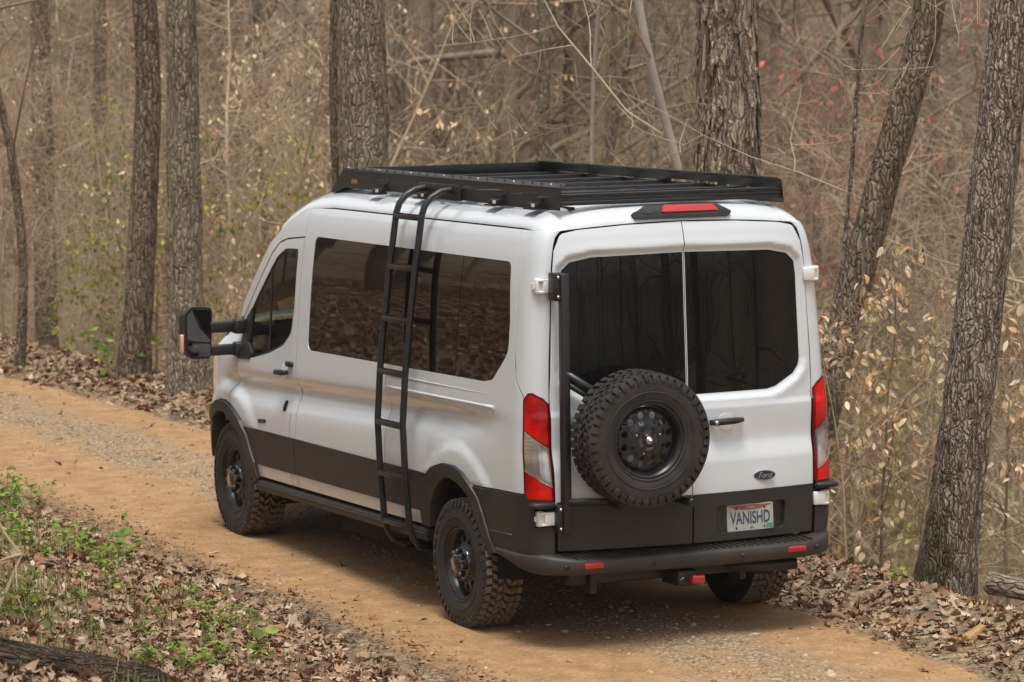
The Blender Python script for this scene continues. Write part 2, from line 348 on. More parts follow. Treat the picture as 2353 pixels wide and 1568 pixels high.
for s in (-1, 1):
    S = surfS(s); o = (s, -.6, .15); of = (s, .05, .1); side = 'left' if s < 0 else 'right'
    # dark inner skin seen through the shut lines
    inner = [(3.642, .56), (1.46, .56)]+[(u, z+.01) for u, z in RF_IN[::-1][1:]]+[(.50, .56), (-.1, .60), (-.1, 2.46), (3.62, 2.45), (4.1, 2.27), (4.3, 2.15), (4.78, 1.70), (4.95, 1.50), (5.2, 1.3), (5.28, 1.1)]+[(u, z+.01) for u, z in FF_IN[3:]]+[(4.40, .56)]
    vpanel('inner_body', inner, S, DK, holes=[DWIN], out=o, offs=-.034, depth=0, step=.06)
    door = vpanel('front_door', DOOR, S, PT, holes=[DWIN], out=of, step=.036, depth=.004)
    panel('window_glass', DWIN, S, M_['tint'], door, holes=[], out=of, offs=-.010, depth=0, step=.15)
    panel('window_divider', [(4.16, 1.44), (4.185, 1.44), (4.235, 2.05), (4.21, 2.07)], S, DK, door, out=of, offs=-.006, depth=.01)
    panel('window_seal', DWIN, S, MT, door, holes=[[(4.22+(u-4.22)*.955, 1.82+(v-1.82)*.945) for u, v in DWIN]], out=of, offs=-.006, depth=.004, step=.2)
    panel('cladding', [(3.648, .662), (3.648, .908), (4.586, .908), (4.522, .85), (4.46, .76), (4.398, .662)], S, PL, door, out=of, offs=.012, depth=.014, step=.08)
    m = MB()
    def onS(u, z, e): 
        p = S(np.array([u]), np.array([z]))[0]; return Vector((p[0]+s*e, p[1], p[2]))
    hp = [onS(3.96, 1.344, .025), onS(3.90, 1.347, .045), onS(3.80, 1.352, .045), onS(3.73, 1.356, .03)]
    m.tube(hp, [.012, .019, .02, .016], 8); h = m.build('door_handle', PL, door)
    panel('handle_cup', rpoly([(3.90, 1.402), (3.79, 1.402), (3.79, 1.305), (3.90, 1.305)], .045), S, M_['white_part'], door, out=of, offs=.003, depth=.004, step=.03)
    MB().box(onS(3.735, 1.412, .012), (.03, .10, .04), bev=.012).build('door_mirror_guide', PL, door)
    if s < 0:
        panel('fuel_flap_cap', rpoly([(3.895, 1.15), (3.84, 1.15), (3.84, 1.075), (3.895, 1.075)], .03), S, DK, door, out=of, offs=.004, depth=.004, step=.03)
        panel('drive_badge', [(4.335, .955), (4.33, .982), (4.19, .990), (4.195, .965)], S, M_['rim'], door, out=of, offs=.005, depth=.005)
    sp = vpanel('side_panel', SIDE, S, PT, holes=[WIN], out=o, step=.025, depth=.005)
    for a, b in ((2.118, 3.5), (1.055, 2.110), (.28, 1.047)):
        poly = [(u, v) for u, v in WIN]
        def clip(P, c, keep):
            out = []
            for i in range(len(P)):
                p, q = P[i-1], P[i]; ip = (p[0] >= c) if keep else (p[0] <= c); iq = (q[0] >= c) if keep else (q[0] <= c)
                if ip != iq: t = (c-p[0])/(q[0]-p[0]); out.append((c, p[1]+t*(q[1]-p[1])))
                if iq: out.append(q)
            return out
        pane = clip(clip(poly, a, True), b, False)
        vpanel('side_window', pane, S, M_['glass'], out=of, offs=-.004, depth=.006, step=.07)
    vpanel('side_cladding', [(1.492, .662), (3.636, .662), (3.636, .908), (1.402, .908), (1.47, .84), (1.508, .75)], S, PL, out=of, offs=.012, depth=.014, step=.08)
    rc = MB().tube([onS(2.10+(.47-2.10)*k/14, 1.478+.007*k/14, -.001) for k in range(15)], [.008*(1-k/18) for k in range(15)], 6).build('door_track', PT, van, BM)
    for q, z_a, z_b in ((2.104, .58, 1.478), (3.742, .58, 1.07)): vpanel('panel_seam', [(q, z_a), (q+.005, z_a), (q+.005, z_b), (q, z_b)], S, M_['seam'], out=of, offs=.0015, depth=0, step=.04)
    for a, b in (((2.09, 1.398), (.45, 1.411)),):
        MB().tube([onS(2.09+(.46-2.09)*k/12, 1.400+.011*k/12, -.001) for k in range(13)], .011, 6).build('track_lip', PT, rc)
    vpanel('cab_roof_side', CABTOP, S, PT, out=(s, .3, .5), step=.06)
    fd = vpanel('front_fender', FENDER, S, PT, out=of, step=.04, depth=.004)
    vpanel('front_bumper_side', FBUMP, S, PT, out=(s, .6, 0), step=.06)
    vpanel('wheel_arch_flare', RF_OUT+RF_IN, S, PL, out=of, offs=.026, depth=.10, step=.035)
    vpanel('wheel_arch_flare', FF_OUT+FF_IN, S, PL, out=of, offs=.026, depth=.10, step=.035)
    vpanel('quarter_panel', QUART, S, PT, out=(s, -.8, .2), step=(.016, .03), depth=.005)
    vpanel('bumper_corner', [(.718, .908), (.10, .924), (-.02, .905), (-.098, .872), (-.098, .845), (.02, .845), (.02, .735), (-.098, .735), (-.098, .50), (.05, .49), (.468, .535), (.53, .665), (.60, .775)], S, PL, out=(s, -.8, 0), offs=.014, depth=.02, step=(.02, .05))
    MB().tube([onS(.49, .665, .015), onS(.35, .667, .016), onS(.19, .67, .015)], .007, 6).build('bumper_crease', PL, van, BM)
    # ---- tail lamp
    lamp = vpanel('tail_lamp', rpoly([(.092, 1.490), (.055, 1.530), (.02, 1.533), (-.065, 1.500), (-.098, 1.465), (-.098, .885), (.06, .893), (.090, .93)], .012), S, M_['dark_red'], out=(s, -.8, 0), offs=.012, depth=.03, step=(.02, .1))
    k = dict(out=(s, -.8, 0), offs=.016, depth=.006, step=(.02, .03))
    panel('red_lens', [(.078, 1.485), (.05, 1.517), (.02, 1.519), (-.06, 1.488), (-.086, 1.46), (-.086, 1.215), (.074, 1.315)], S, M_['red_lens'], lamp, **k)
    panel('clear_lens', [(.074, 1.305), (-.086, 1.205), (-.086, .978), (.074, 1.078)], S, M_['clear_lens'], lamp, **k)
    panel('red_lens', [(.074, 1.066), (-.086, .966), (-.086, .898), (.055, .905), (.074, .935)], S, M_['red_lens'], lamp, **k)
    panel('lens_reflector', [(-.022, 1.225), (-.080, 1.190), (-.080, .992), (-.022, 1.030)], S, M_['lens_chrome'], lamp, out=(s, -.8, 0), offs=.0185, depth=.003, step=(.02, .1))
    panel('lens_trim', [(.076, 1.080), (-.088, .980), (-.088, .968), (.076, 1.068)], S, M_['chrome'], lamp, out=(s, -.8, 0), offs=.0185, depth=.004, step=(.02, .1))
    # ---- door hinges (upper, lower)
    for zc, zh in ((2.165, .046), (.786, .046)):
        hp = S(np.array([-.065]), np.array([zc]))[0]; hv = Vector(hp)
        m = MB(); m.box(hv+Vector((-s*.01, -.014, 0)), (.080, .030, zh*1.8), bev=.008); m.box(hv+Vector((s*.045, .012, 0)), (.045, .045, zh*2.0), bev=.008); m.box(hv+Vector((s*.026, -.016, zh*.75)), (.055, .026, .014), bev=.004); m.box(hv+Vector((s*.026, -.016, -zh*.75)), (.055, .026, .014), bev=.004)
        m.box(hv+Vector((s*.072, .03, 0)), (.012, .03, .03)); hg = m.build('hinge', M_['white_part'], van, BM)
    # ---- towing mirror
    mp = onS(4.66, 1.52, 0)
    mi = panel('side_mirror', [(4.575, 1.738), (4.735, 1.632), (4.735, 1.372), (4.50, 1.385), (4.47, 1.43), (4.60, 1.50)], S, PL, van, BM, out=of, offs=.008, depth=.03, step=.06)
    m = MB(); x0 = s*1.0
    for z0, z1 in ((1.56, 1.645), (1.398, 1.480)):
        m.box((s*1.12, 4.75, (z0+z1)/2), (.26, .06, z1-z0-.006), bev=.012); m.box((s*1.03, 4.735, (z0+z1)/2), (.09, .09, z1-z0+.02), bev=.015)
    m.build('mirror_arm', PL, mi)
    m = MB(); poly = rpoly([(1.232, 1.745, .04), (1.39, 1.752, .05), (1.440, 1.70, .04), (1.444, 1.44, .05), (1.40, 1.388, .04), (1.245, 1.382, .04)], .03)
    m.prism(poly, lambda u, v, t: Vector((s*u, t, v)), 4.73, 4.80); m.prism([(1.335+(u-1.335)*.8, 1.565+(v-1.565)*.85) for u, v in poly], lambda u, v, t: Vector((s*u, t, v)), 4.80, 4.90)
    m.build('mirror_housing', PL, mi)
    gm = mat('mirror_glass', (.16, .165, .17), .02, metal=1) if s < 0 else gm
    MB().prism(rpoly([(1.25, 1.725), (1.385, 1.732), (1.425, 1.69), (1.425, 1.515), (1.252, 1.500)], .02), lambda u, v, t: Vector((s*u, t, v)), 4.722, 4.732).build('mirror_glass', gm, mi)
    MB().prism(rpoly([(1.252, 1.488), (1.425, 1.500), (1.422, 1.45), (1.385, 1.402), (1.256, 1.398)], .02), lambda u, v, t: Vector((s*u, t, v)), 4.722, 4.732).build('mirror_glass', gm, mi)
    MB().box((s*1.450, 4.765, 1.495), (.022, .05, .13), bev=.009).build('turn_signal', mat('amber_lens' if s < 0 else 'amber_lens2', (.75, .42, .25), .2, coat=1), mi)
    # rocker step
    m = MB(); m.prism([(.955, .47), (1.045, .475), (1.052, .50), (1.045, .535), (1.028, .548), (.955, .56)], lambda u, v, t: Vector((s*u, t, v)), 1.47, 4.40)
    m.prism([(1.048, .508), (1.056, .512), (1.056, .520), (1.048, .522)], lambda u, v, t: Vector((s*u, t, v)), 1.48, 4.39)
    m.build('rocker_step', PL, van, BM)
    # wheel wells
    for yc in (.99, 4.90):
        m = MB(); m.lathe([(s*.62, .47), (s*1.0, .47)], 24, 'x', (0, yc, .47), a0=-.25, a1=math.pi+.25); m.build('wheel_well', DK, van, BM, fixn=False)
    # headlamp (front)
    m = MB(); m.box((s*.70, 5.77, 1.06), (.20, .08, .14), bev=.03); m.build('headlight', M_['clear_lens'], van, BM)

# ---- roof, windscreen, bonnet, front face
def loft(name, stations, m, ns=25, p=4., q=.7, xs=None, bow=True):
    ss = np.linspace(-1, 1, ns); ss = np.sign(ss)*(1-(1-np.abs(ss))**1.8)
    V = []
    for (ye, ze, xe, yc, zc) in stations:
        f = np.clip(1-np.abs(ss)**p, 0, 1)**q
        V.append(np.stack([xe*ss, ye+(yc-ye)*(1-ss**2), ze+(zc-ze)*f], axis=1))
    V = np.concatenate(V); F = [(i*ns+j, i*ns+j+1, (i+1)*ns+j+1, (i+1)*ns+j) for i in range(len(stations)-1) for j in range(ns-1)]
    me = arrmesh(name, V, np.array(F)); o = link(name, me, m, van, BM); return o
# roof: rear edge rounded down to the door header
ns = 41; ss = np.linspace(-1, 1, ns); ss = np.sign(ss)*(1-(1-np.abs(ss))**2.2)
vv = [0, .004, .012, .025, .045, .07, .10, .14, .19, .25, .32, .4, .6, .9]+list(np.arange(1.2, 3.31, .3))
V = []
for v in vv:
    xe = .885-.035*(1-min(1, v/.15))**2; x = xe*ss; zed = 2.525-.040*(np.minimum(np.abs(x), .885)/.8)**2; y0 = rearY(x, zed-.006)+.002; y = v+y0*max(0, 1-v/.9); zb_ = 2.494+(zed-2.494)*(1-float(sstep(0, .3, v)))
    a = np.clip(1-np.abs(ss)**5, 0, 1)**.62; b = (1-(max(0, .32-v)/.32)**2.6)**.62
    V.append(np.stack([x, y, zb_+(2.630-zb_)*a*b+.008*(1-ss**2)*b], axis=1))
for ye, ze, yc, zc in ((3.62, 2.47, 3.66, 2.622), (3.78, 2.438, 3.86, 2.592), (4.0, 2.355, 4.12, 2.53), (4.11, 2.306, 4.26, 2.47)):
    xe = float(sideX(np.array(ye), np.array(ze)))-.004; a = np.clip(1-np.abs(ss)**5, 0, 1)**.62
    V.append(np.stack([xe*ss, ye+(yc-ye)*(1-ss**2), ze+(zc-ze)*a], axis=1))
nr = len(V); V = np.concatenate(V)
roof = link('roof', arrmesh('roof', V, np.array([(i*ns+j, i*ns+j+1, (i+1)*ns+j+1, (i+1)*ns+j) for i in range(nr-1) for j in range(ns-1)])), PT, van, BM)
X_ = lambda y, z: float(sideX(np.array(y), np.array(z)))
loft('windscreen', [(4.11, 2.30, X_(4.11, 2.3)-.06, 4.27, 2.465), (4.43, 2.085, X_(4.43, 2.085)-.06, 4.6, 2.2), (4.78, 1.765, X_(4.78, 1.765)-.06, 5.0, 1.86), (5.0, 1.60, X_(5., 1.6)-.06, 5.3, 1.62)], M_['tint'])
loft('windscreen_pillar', [(4.11, 2.306, X_(4.11, 2.3)-.004, 4.115, 2.31), (4.43, 2.088, X_(4.43, 2.085)-.004, 4.435, 2.09), (4.78, 1.77, X_(4.78, 1.77)-.004, 4.785, 1.775), (4.9, 1.66, X_(4.9, 1.66)-.004, 4.905, 1.665)], PT, ns=3) if False else None
for s in (-1, 1):
    m = MB(); m.tube([(s*(X_(y, z)-.035), y, z-.005) for y, z in ((4.11, 2.29), (4.28, 2.20), (4.43, 2.07), (4.6, 1.92), (4.78, 1.755), (4.95, 1.62))], .034, 8); m.build('windscreen_pillar', PT, van, BM)
loft('bonnet', [(4.93, 1.60, .93, 5.26, 1.60), (5.10, 1.53, X_(5.1, 1.5), 5.37, 1.58), (5.5, 1.29, X_(5.5, 1.29), 5.75, 1.36), (5.68, 1.10, X_(5.68, 1.1), 5.92, 1.16), (5.72, .975, X_(5.72, .97), 5.97, .98)], PT)
loft('front_bumper', [(5.72, .965, X_(5.72, .96), 5.98, .97), (5.76, .80, X_(5.74, .8), 6.02, .80), (5.77, .60, X_(5.76, .6), 6.0, .58), (5.6, .50, .8, 5.8, .48)], PT)
MB().box((0, 5.97, .90), (1.1, .03, .26), bev=.02).build('grille', PL, van, BM)
# ---- brake light on the rear header
def hdr(x, z):   # rear header face of the roof, sampled
    v = np.interp(z, [2.50, 2.545, 2.59, 2.635], [.002, .010, .035, .11]); return np.stack(np.broadcast_arrays(x, v+rearY(x, np.full_like(np.asarray(z, float), 2.494))+.012, z), axis=-1)
bl = vpanel('brake_light', rpoly([(-.328, 2.566, .01), (-.31, 2.538, .02), (.322, 2.538, .02), (.355, 2.558, .01), (.30, 2.586, .03), (.25, 2.598, .03), (-.22, 2.600, .03)], .01), hdr, PL, out=(0, -1, .5), offs=.022, depth=.05, step=.04)
panel('red_lens', rpoly([(-.142, 2.566), (.267, 2.566), (.226, 2.592), (-.10, 2.594)], .008), hdr, M_['reflector'], bl, out=(0, -1, .5), offs=.029, depth=.01, step=.04)
panel('housing_cover', rpoly([(-.305, 2.566), (-.19, 2.560), (-.165, 2.592), (-.225, 2.595)], .01), hdr, PL, bl, out=(0, -1, .5), offs=.024, depth=.006, step=.04)

# ---- rear doors
BW = [(.007, 2.336), (.60, 2.325), (.74, 2.298), (.792, 2.250), (.803, 2.17), (.816, 1.655), (.805, 1.61), (.765, 1.562), (.63, 1.492), (.57, 1.479), (.007, 1.476)]
BWr = rpoly([(p[0], p[1], .03) if 0 < i < 10 else p for i, p in enumerate(BW)])
bwd = pdist([(-.05, 2.336)]+BW[1:-1]+[(-.05, 1.476)])
def doorS(s):
    def f(x, z):
        x = np.asarray(x, float); z = np.asarray(z, float); d = bwd(x, z)
        y = rearY(x, z)+.020*(1-sstep(.004, .048, d))-.004*np.exp(-((d-.055)/.03)**2)
        return A3(s*x, y, z)
    return f
plate_pos = None
for s in (-1, 1):
    S = doorS(s); o = (0, -1, .05)
    D = rpoly([(.003, 2.518), (.374, 2.509), (.68, 2.489, .03), (.790, 2.468, .05), (.838, 2.37, .05), (.858, 2.22), (.866, 2.04), (.890, 1.507), (.880, 1.0), (.8785, .868), (.003, .866)])
    D = [(x, z) for x, z in D]
    RC = rpoly([(.160, .797, .03), (.660, .802, .03), (.648, .632, .02), (.160, .628, .03)]); rd = vpanel('rear_door', D, S, PT, out=o, holes=[BWr], step=.017, depth=.004)
    panel('rear_window', BWr, lambda x, z, s=s: A3(s*np.asarray(x, float), rearY(x, z)+.022, z), M_['rear_glass'], rd, out=o, depth=.004, step=.09)
    panel('inner_frame', [(.0, 2.535), (.60, 2.52), (.82, 2.47), (.87, 2.3), (.905, 1.5), (.88, .58), (.0, .57)], lambda x, z, s=s: A3(s*np.asarray(x, float), rearY(x, z)+.03, z), DK, rd, out=o, depth=0, step=.15)
    CL = [(.006, .876), (.872, .880), (.864, .588), (.006, .582)]
    holes = []
    if s > 0:
        holes = [RC]
    cl = panel('lower_cladding', CL, S, PL, rd, holes=holes, out=o, offs=.010, depth=.016 if s < 0 else .03, step=.06)
    if s > 0:
        panel('plate_recess', RC, S, PL, rd, out=o, offs=-.016, depth=0, step=.1)
        # handle
        def onD(x, z, e): p = S(np.array([x]), np.array([z]))[0]; return Vector((p[0], p[1]-e, p[2]))
        m = MB(); m.tube([onD(.13, 1.302, .012), onD(.17, 1.304, .036), onD(.30, 1.308, .040), onD(.36, 1.308, .018)], [.016, .021, .020, .014], 8); hd = m.build('door_handle', PL, rd)
        m = MB(); m.lathe([(-.006, 0.0001), (-.006, .011), (.004, .012)], 14, 'y', onD(.158, 1.303, .055)); m.build('lock_cylinder', M_['steel'], rd)
        panel('handle_cup', rpoly([(.20, 1.352), (.30, 1.352), (.30, 1.252), (.20, 1.252)], .045), S, M_['white_part'], rd, out=o, offs=.003, depth=.003, step=.05)
        # oval badge with script lettering
        bc = onD(.503, .961, .006)
        M4 = Matrix.Translation(bc) @ Matrix.Rotation(-.045, 4, 'Z') @ Matrix.Rotation(.02, 4, 'X')
        def ell(rx, rz, t0, t1, n=32):
            return MB().prism([(rx*math.cos(2*math.pi*k/n), rz*math.sin(2*math.pi*k/n)) for k in range(n)], lambda u, v, t: M4 @ Vector((u, t, v)), t0, t1)
        bd = ell(.075, .031, -.006, .004).build('badge', M_['chrome'], rd); 
        ell(.070, .0265, -.008, -.005).build('badge_field', M_['badge_blue'], bd)
        def text(name, body, size, M, mt, parent, ext=.0006, sh=0., sx=1., bold=0.):
            cu = bpy.data.curves.new(name, 'FONT'); cu.body = body; cu.size = size; cu.align_x = 'CENTER'; cu.align_y = 'CENTER'; cu.extrude = ext; cu.shear = sh; cu.offset = bold
            to = bpy.data.objects.new(name, cu); col.objects.link(to); dg = bpy.context.evaluated_depsgraph_get(); dg.update()
            me = bpy.data.meshes.new_from_object(to.evaluated_get(dg)); bpy.data.objects.remove(to); bpy.data.curves.remove(cu)
            me.transform(M @ Matrix.Rotation(math.pi/2, 4, 'X') @ Matrix.Diagonal((sx, 1, 1, 1))); me.materials.clear()
            return link(name, me, mt, parent)
        text('badge_lettering', 'Ford', .047, M4 @ Matrix.Translation((0, -.0085, 0)), M_['chrome'], bd, sh=.35, sx=1.0, bold=.0006)
        # licence plate
        pc = onD(.404, .712, 0); plM = Matrix.Translation(pc+Vector((0, .004, 0))) @ Matrix.Rotation(-.035, 4, 'Z') @ Matrix.Rotation(-.02, 4, 'Y')
        def pbox(poly, t0, t1): return MB().prism(poly, lambda u, v, t: plM @ Vector((u, t, v)), t0, t1)
        pl = pbox(rpoly([(-.157, .081), (.157, .081), (.157, -.081), (-.157, -.081)], .012), -.006, 0.).build('licence_plate', M_['plate'], rd)
        pbox([(-.150, .074), (.150, .074), (.10, .055), (.05, .047), (0, .044), (-.05, .047), (-.10, .055)], -.0075, -.006).build('plate_band', M_['plate_red'], pl)
        pbox([(.108, -.048), (.152, -.048), (.152, -.076), (.108, -.076)], -.0075, -.006).build('plate_sticker', M_['plate_green'], pl)
        for bx_, bz_ in ((-.095, .056), (.095, .056), (-.095, -.062), (.095, -.062)):
            MB().lathe([(-.009, .0001), (-.009, .006), (-.006, .006)], 10, 'y', plM @ Vector((bx_, 0, bz_))).build('plate_screw', DK, pl)
        text('plate_number', 'VANISHD', .106, plM @ Matrix.Translation((0, -.0075, -.006)) , M_['plate_ink'], pl, sx=.60, bold=.0014)
        text('plate_state', 'OHIO', .026, plM @ Matrix.Translation((0, -.0085, .060)), M_['plate'], pl, sx=.9)
        text('plate_county', '2015', .016, plM @ Matrix.Translation((.012, -.0075, -.064)), M_['plate_ink'], pl, sx=.9)
# centre overlap strip between the doors
# ---- rear bumper with step
path = [(-1.060, .44), (-1.066, .25), (-1.058, .13), (-1.030, .04), (-.975, -.045), (-.90, -.105), (-.78, -.150), (-.5, -.186), (-.25, -.199), (0, -.203)]
path = path+[(-x, y) for x, y in path[-2::-1]]
V = []; np_ = 7
for i, (x, y) in enumerate(path):
    a = Vector(path[max(i-1, 0)]); b = Vector(path[min(i+1, len(path)-1)]); t = (b-a).normalized(); nrm_ = Vector((-t.y, t.x)) # inward
    sd_ = sstep(-.1, .44, y); ti = float(1-sstep(.80, 1.0, abs(x)))
    z0 = .448+.085*sd_; z1 = .538+.03*(1-ti)
    depth = .17*ti+.03*(1-ti)
    for (e, z) in ((.06, z0-.004), (.012, z0), (0, z0+.014), (-.003, z1-.016), (.006, z1-.003), (.016, z1+.003), (depth, z1+.006+.026*ti)):
        V.append((x+nrm_.x*e, y+nrm_.y*e, z))
F = [(i*np_+j, i*np_+j+1, (i+1)*np_+j+1, (i+1)*np_+j) for i in range(len(path)-1) for j in range(np_-1)]
bmpr = link('rear_bumper', arrmesh('rear_bumper', V, np.array(F)), PL, van, BM)
for k in range(34):
    x = -.80+1.6*k/33; yb = -.165-.038*(1-(x/.8)**2)
    m = MB(); m.box((0, 0, 0), (.010, .115, .007)); o = m.build('step_rib', PL, bmpr); o.location = (x, yb+.080, .5615); o.rotation_mode = 'XYZ'; o.rotation_euler = (.16, 0, .35)
for s in (-1, 1):
    MB().box((s*.690, -.166, .503), (.128, .012, .036), bev=.006).build('reflector', M_['reflector'], bmpr)
    for x, z in ((.30, .495), (.855, .50)):
        MB().lathe([(-.004, .0001), (-.004, .012), (.006, .013)], 14, 'y', (s*x, -.199 if x < .5 else -.132, z)).build('parking_sensor', MT, bmpr)
# black under-lamp hinge pads at the bumper top
for s in (-1, 1):
    m = MB(); m.box((s*.965, -.035, .868), (.15, .09, .035), bev=.015); m.build('lamp_sill', PL, van, BM)

# ---- spare wheel carrier on the left rear door
m = MB(); m.box((-.842, -.105, 1.472), (.052, .055, 1.545), bev=.008); car = m.build('spare_carrier', MT, van, BM)
for z in (2.165, .786):
    MB().box((-.862, -.06, z), (.07, .10, .165), bev=.004).build('carrier_bracket', MT, car)
    for dz in (-.058, .058): MB().lathe([(-.012, .0001), (-.012, .009), (.002, .009)], 10, 'y', (-.880, -.108, z+dz)).build('bolt', M_['steel'], car)
for a, b, r in (((-.84, -.11, 1.655), (-.50, -.13, 1.44), .024), ((-.84, -.105, 1.60), (-.52, -.12, 1.40), .018), ((-.84, -.11, 1.35), (-.5, -.13, 1.30), .02), ((-.84, -.12, .885), (-.15, -.14, .870), .022), ((-.48, -.12, .88), (-.46, -.12, 1.5), .028)):
    MB().tube([a, b], r, 10).build('carrier_arm', MT, car)
for x, y1 in ((-.56, -.36), (-.14, -.40)):
    MB().tube([(x, -.13, .872), (x, y1, .868)], .026, 12).build('cradle_peg', MT, car)
MB().tube([(-.02, -.1, 1.455), (-.02, -.16, 1.455)], .018, 10).build('carrier_stop', M_['white_part'], car)

# ---- exhaust, hitch, underbody
MB().tube([(.20, .9, .40), (.30, .35, .40), (.36, .02, .398), (.50, -.02, .395), (.745, -.05, .393)], .036, 14).build('exhaust_pipe', mat('exhaust', (.05, .045, .042), .45, metal=.6), van, BM)
m = MB(); m.box((0, .10, .40), (1.5, .10, .09), bev=.01); m.box((-.045, -.02, .375), (.13, .22, .10), bev=.012); m.box((-.62, .06, .37), (.04, .14, .12)); m.box((.40, .06, .37), (.04, .14, .10)); ht = m.build('hitch_receiver', MT, van, BM)
MB().box((.005, -.150, .370), (.085, .07, .052), bev=.012).build('hitch_light', M_['reflector'], ht)
MB().tube([(-.10, -.13, .365), (-.075, -.14, .385)], .005, 6).build('hitch_pin', M_['steel'], ht)
m = MB(); m.box((0, 2.9, .50), (1.6, 5.2, .16)); m.box((-.45, 2.6, .40), (.10, 5.0, .12)); m.box((.45, 2.6, .40), (.10, 5.0, .12)); m.box((.05, 2.0, .36), (.14, 2.6, .12)); m.box((-.6, 2.9, .40), (.4, 1.1, .2))
m.build('chassis', DK, van, BM)
m = MB(); m.tube([(-.85, 0, 0), (.85, 0, 0)], .05, 10); m.lathe([(-.13, .0001), (-.11, .09), (0, .15), (.11, .09), (.13, .0001)], 18, 'x'); a0 = m.build('axle', DK, van); a0.location = (0, YA, RW-.03)
m = MB(); m.tube([(-.85, 0, 0), (.85, 0, 0)], .05, 10); a1 = m.build('axle', DK, van); a1.location = (0, YA+WB, RW-.03)
# mud flaps / cabin floor, seats, dash
MB().box((0, 3.0, .62), (1.9, 5.0, .03)).build('cabin_floor', DK, van, BM)
MB().box((0, 3.3, 1.5), (1.8, .03, 1.7)).build('cabin_bulkhead', DK, van, BM)
MB().box((0, 4.95, 1.30), (1.75, .5, .35), bev=.08).build('dashboard', M_['seat'], van, BM)
for x in (-.48, .48):
    m = MB(); m.box((x, 4.0, 1.02), (.50, .5, .16), bev=.06); m.box((x, 3.72, 1.42), (.50, .15, .72), Matrix.Rotation(-.2, 3, 'X'), bev=.07); m.box((x, 3.63, 1.87), (.28, .10, .20), bev=.05); m.build('front_seat', M_['seat'], van, BM)

# ---- roof rack
rack = vpanel('roof_rack', [(.12, 2.60), (3.3, 2.60), (3.3, 2.62), (.12, 2.62)], lambda u, v: A3(-.66+0*np.asarray(u, float), u, v), MT, out=(-1, 0, 0), depth=.01, step=1.)
slots = [(.42, .22, 2.672, 2.682), (.80, .50, 2.678, 2.690), (1.55, .92, 2.684, 2.700), (2.00, 1.72, 2.684, 2.691), (2.62, 2.08, 2.686, 2.694), (3.20, 2.74, 2.690, 2.696)]
for s in (-1, 1):
    P = rpoly([(.095, 2.604, .01), (.100, 2.738, .01), (3.440, 2.752, 0), (3.635, 2.582, 0), (3.52, 2.592, 0), (3.40, 2.622, .05), (2.6, 2.624, 0), (.5, 2.600, 0)])
    sf = lambda u, v, s=s: A3(s*(.765-.10*(np.asarray(v, float)-2.60)), u, v)
    hl = [[(b, z0), (a, z0), (a, z1), (b, z1)] for a, b, z0, z1 in slots]
    pn = panel('side_plate', P, sf, MT, rack, holes=hl, out=(s, 0, 0), depth=.005, step=.4)
    m = MB(); m.prism([(.752, 2.736), (.757, 2.738), (.712, 2.760), (.708, 2.756)], lambda u, v, t: Vector((s*u, t, v+.004*(t/3.4))), .098, 3.44); m.build('top_flange', MT, rack)
    for k in range(26):
        y = .14+3.25*k/25
        MB().lathe([(0, .0001), (.004, .0065), (-.002, .0065)], 6, 'z', (s*.733, y, 2.7525+.004*y/3.4)).build('rivet', M_['steel'] if k % 4 == 1 else DK, rack) if s < 0 or k % 2 == 0 else None
    for y in (.38, .93, 2.02, 2.75):
        m = MB(); m.box((s*.80, y, 2.606), (.07, .15, .008)); m.box((s*.79, y, 2.625), (.05, .11, .035), bev=.004); m.box((s*.77, y, 2.64), (.02, .12, .06)); m.build('rack_foot', MT, rack)
        MB().box((s*.818, y-.03, 2.627), (.006, .035, .02)).build('foot_clip', M_['white_part'], rack)
    for y in (.17, .45, .86, 1.65, 2.05, 2.68, 3.3):
        for dy in (-.012, .012):
            for dz in (-.008, .008):
                if s < 0: MB().lathe([(-.003, .0001), (-.003, .004), (.002, .004)], 6, 'x', (s*.7605, y+dy, 2.690+dz)).build('bolt', M_['rim'], rack)
panel('maker_plate', [(3.18, 2.655), (3.28, 2.655), (3.28, 2.683), (3.18, 2.683)], lambda u, v: A3(-(.765-.10*(np.asarray(v, float)-2.60)), u, v), M_['copper'], rack, out=(-1, 0, 0), offs=.004, depth=.003)
fd_ = MB(); fd_.add([(-.75, 3.43, 2.752), (.75, 3.43, 2.752), (.76, 3.63, 2.585), (-.76, 3.63, 2.585), (-.75, 3.425, 2.752), (.75, 3.425, 2.752), (.76, 3.622, 2.585), (-.76, 3.622, 2.585)], [(0, 1, 2, 3), (4, 7, 6, 5), (0, 4, 5, 1), (2, 6, 7, 3), (0, 3, 7, 4), (1, 5, 6, 2)]); fd_.build('wind_deflector', MT, rack)
for k, y in enumerate((.14, .58, 1.10, 1.66, 2.25, 2.85, 3.30)):
    m = MB()
    for dz in (0, .024, .048) if k == 0 else (0, .026):
        m.prism(rpoly([(-.03, -.010), (.03, -.010), (.03, .010), (-.03, .010)], .006), lambda u, v, t: Vector((t, y+u, 2.640+dz+v+(.0 if k == 0 else .012))), -.755, .755)
    m.build('crossbar', MT, rack)
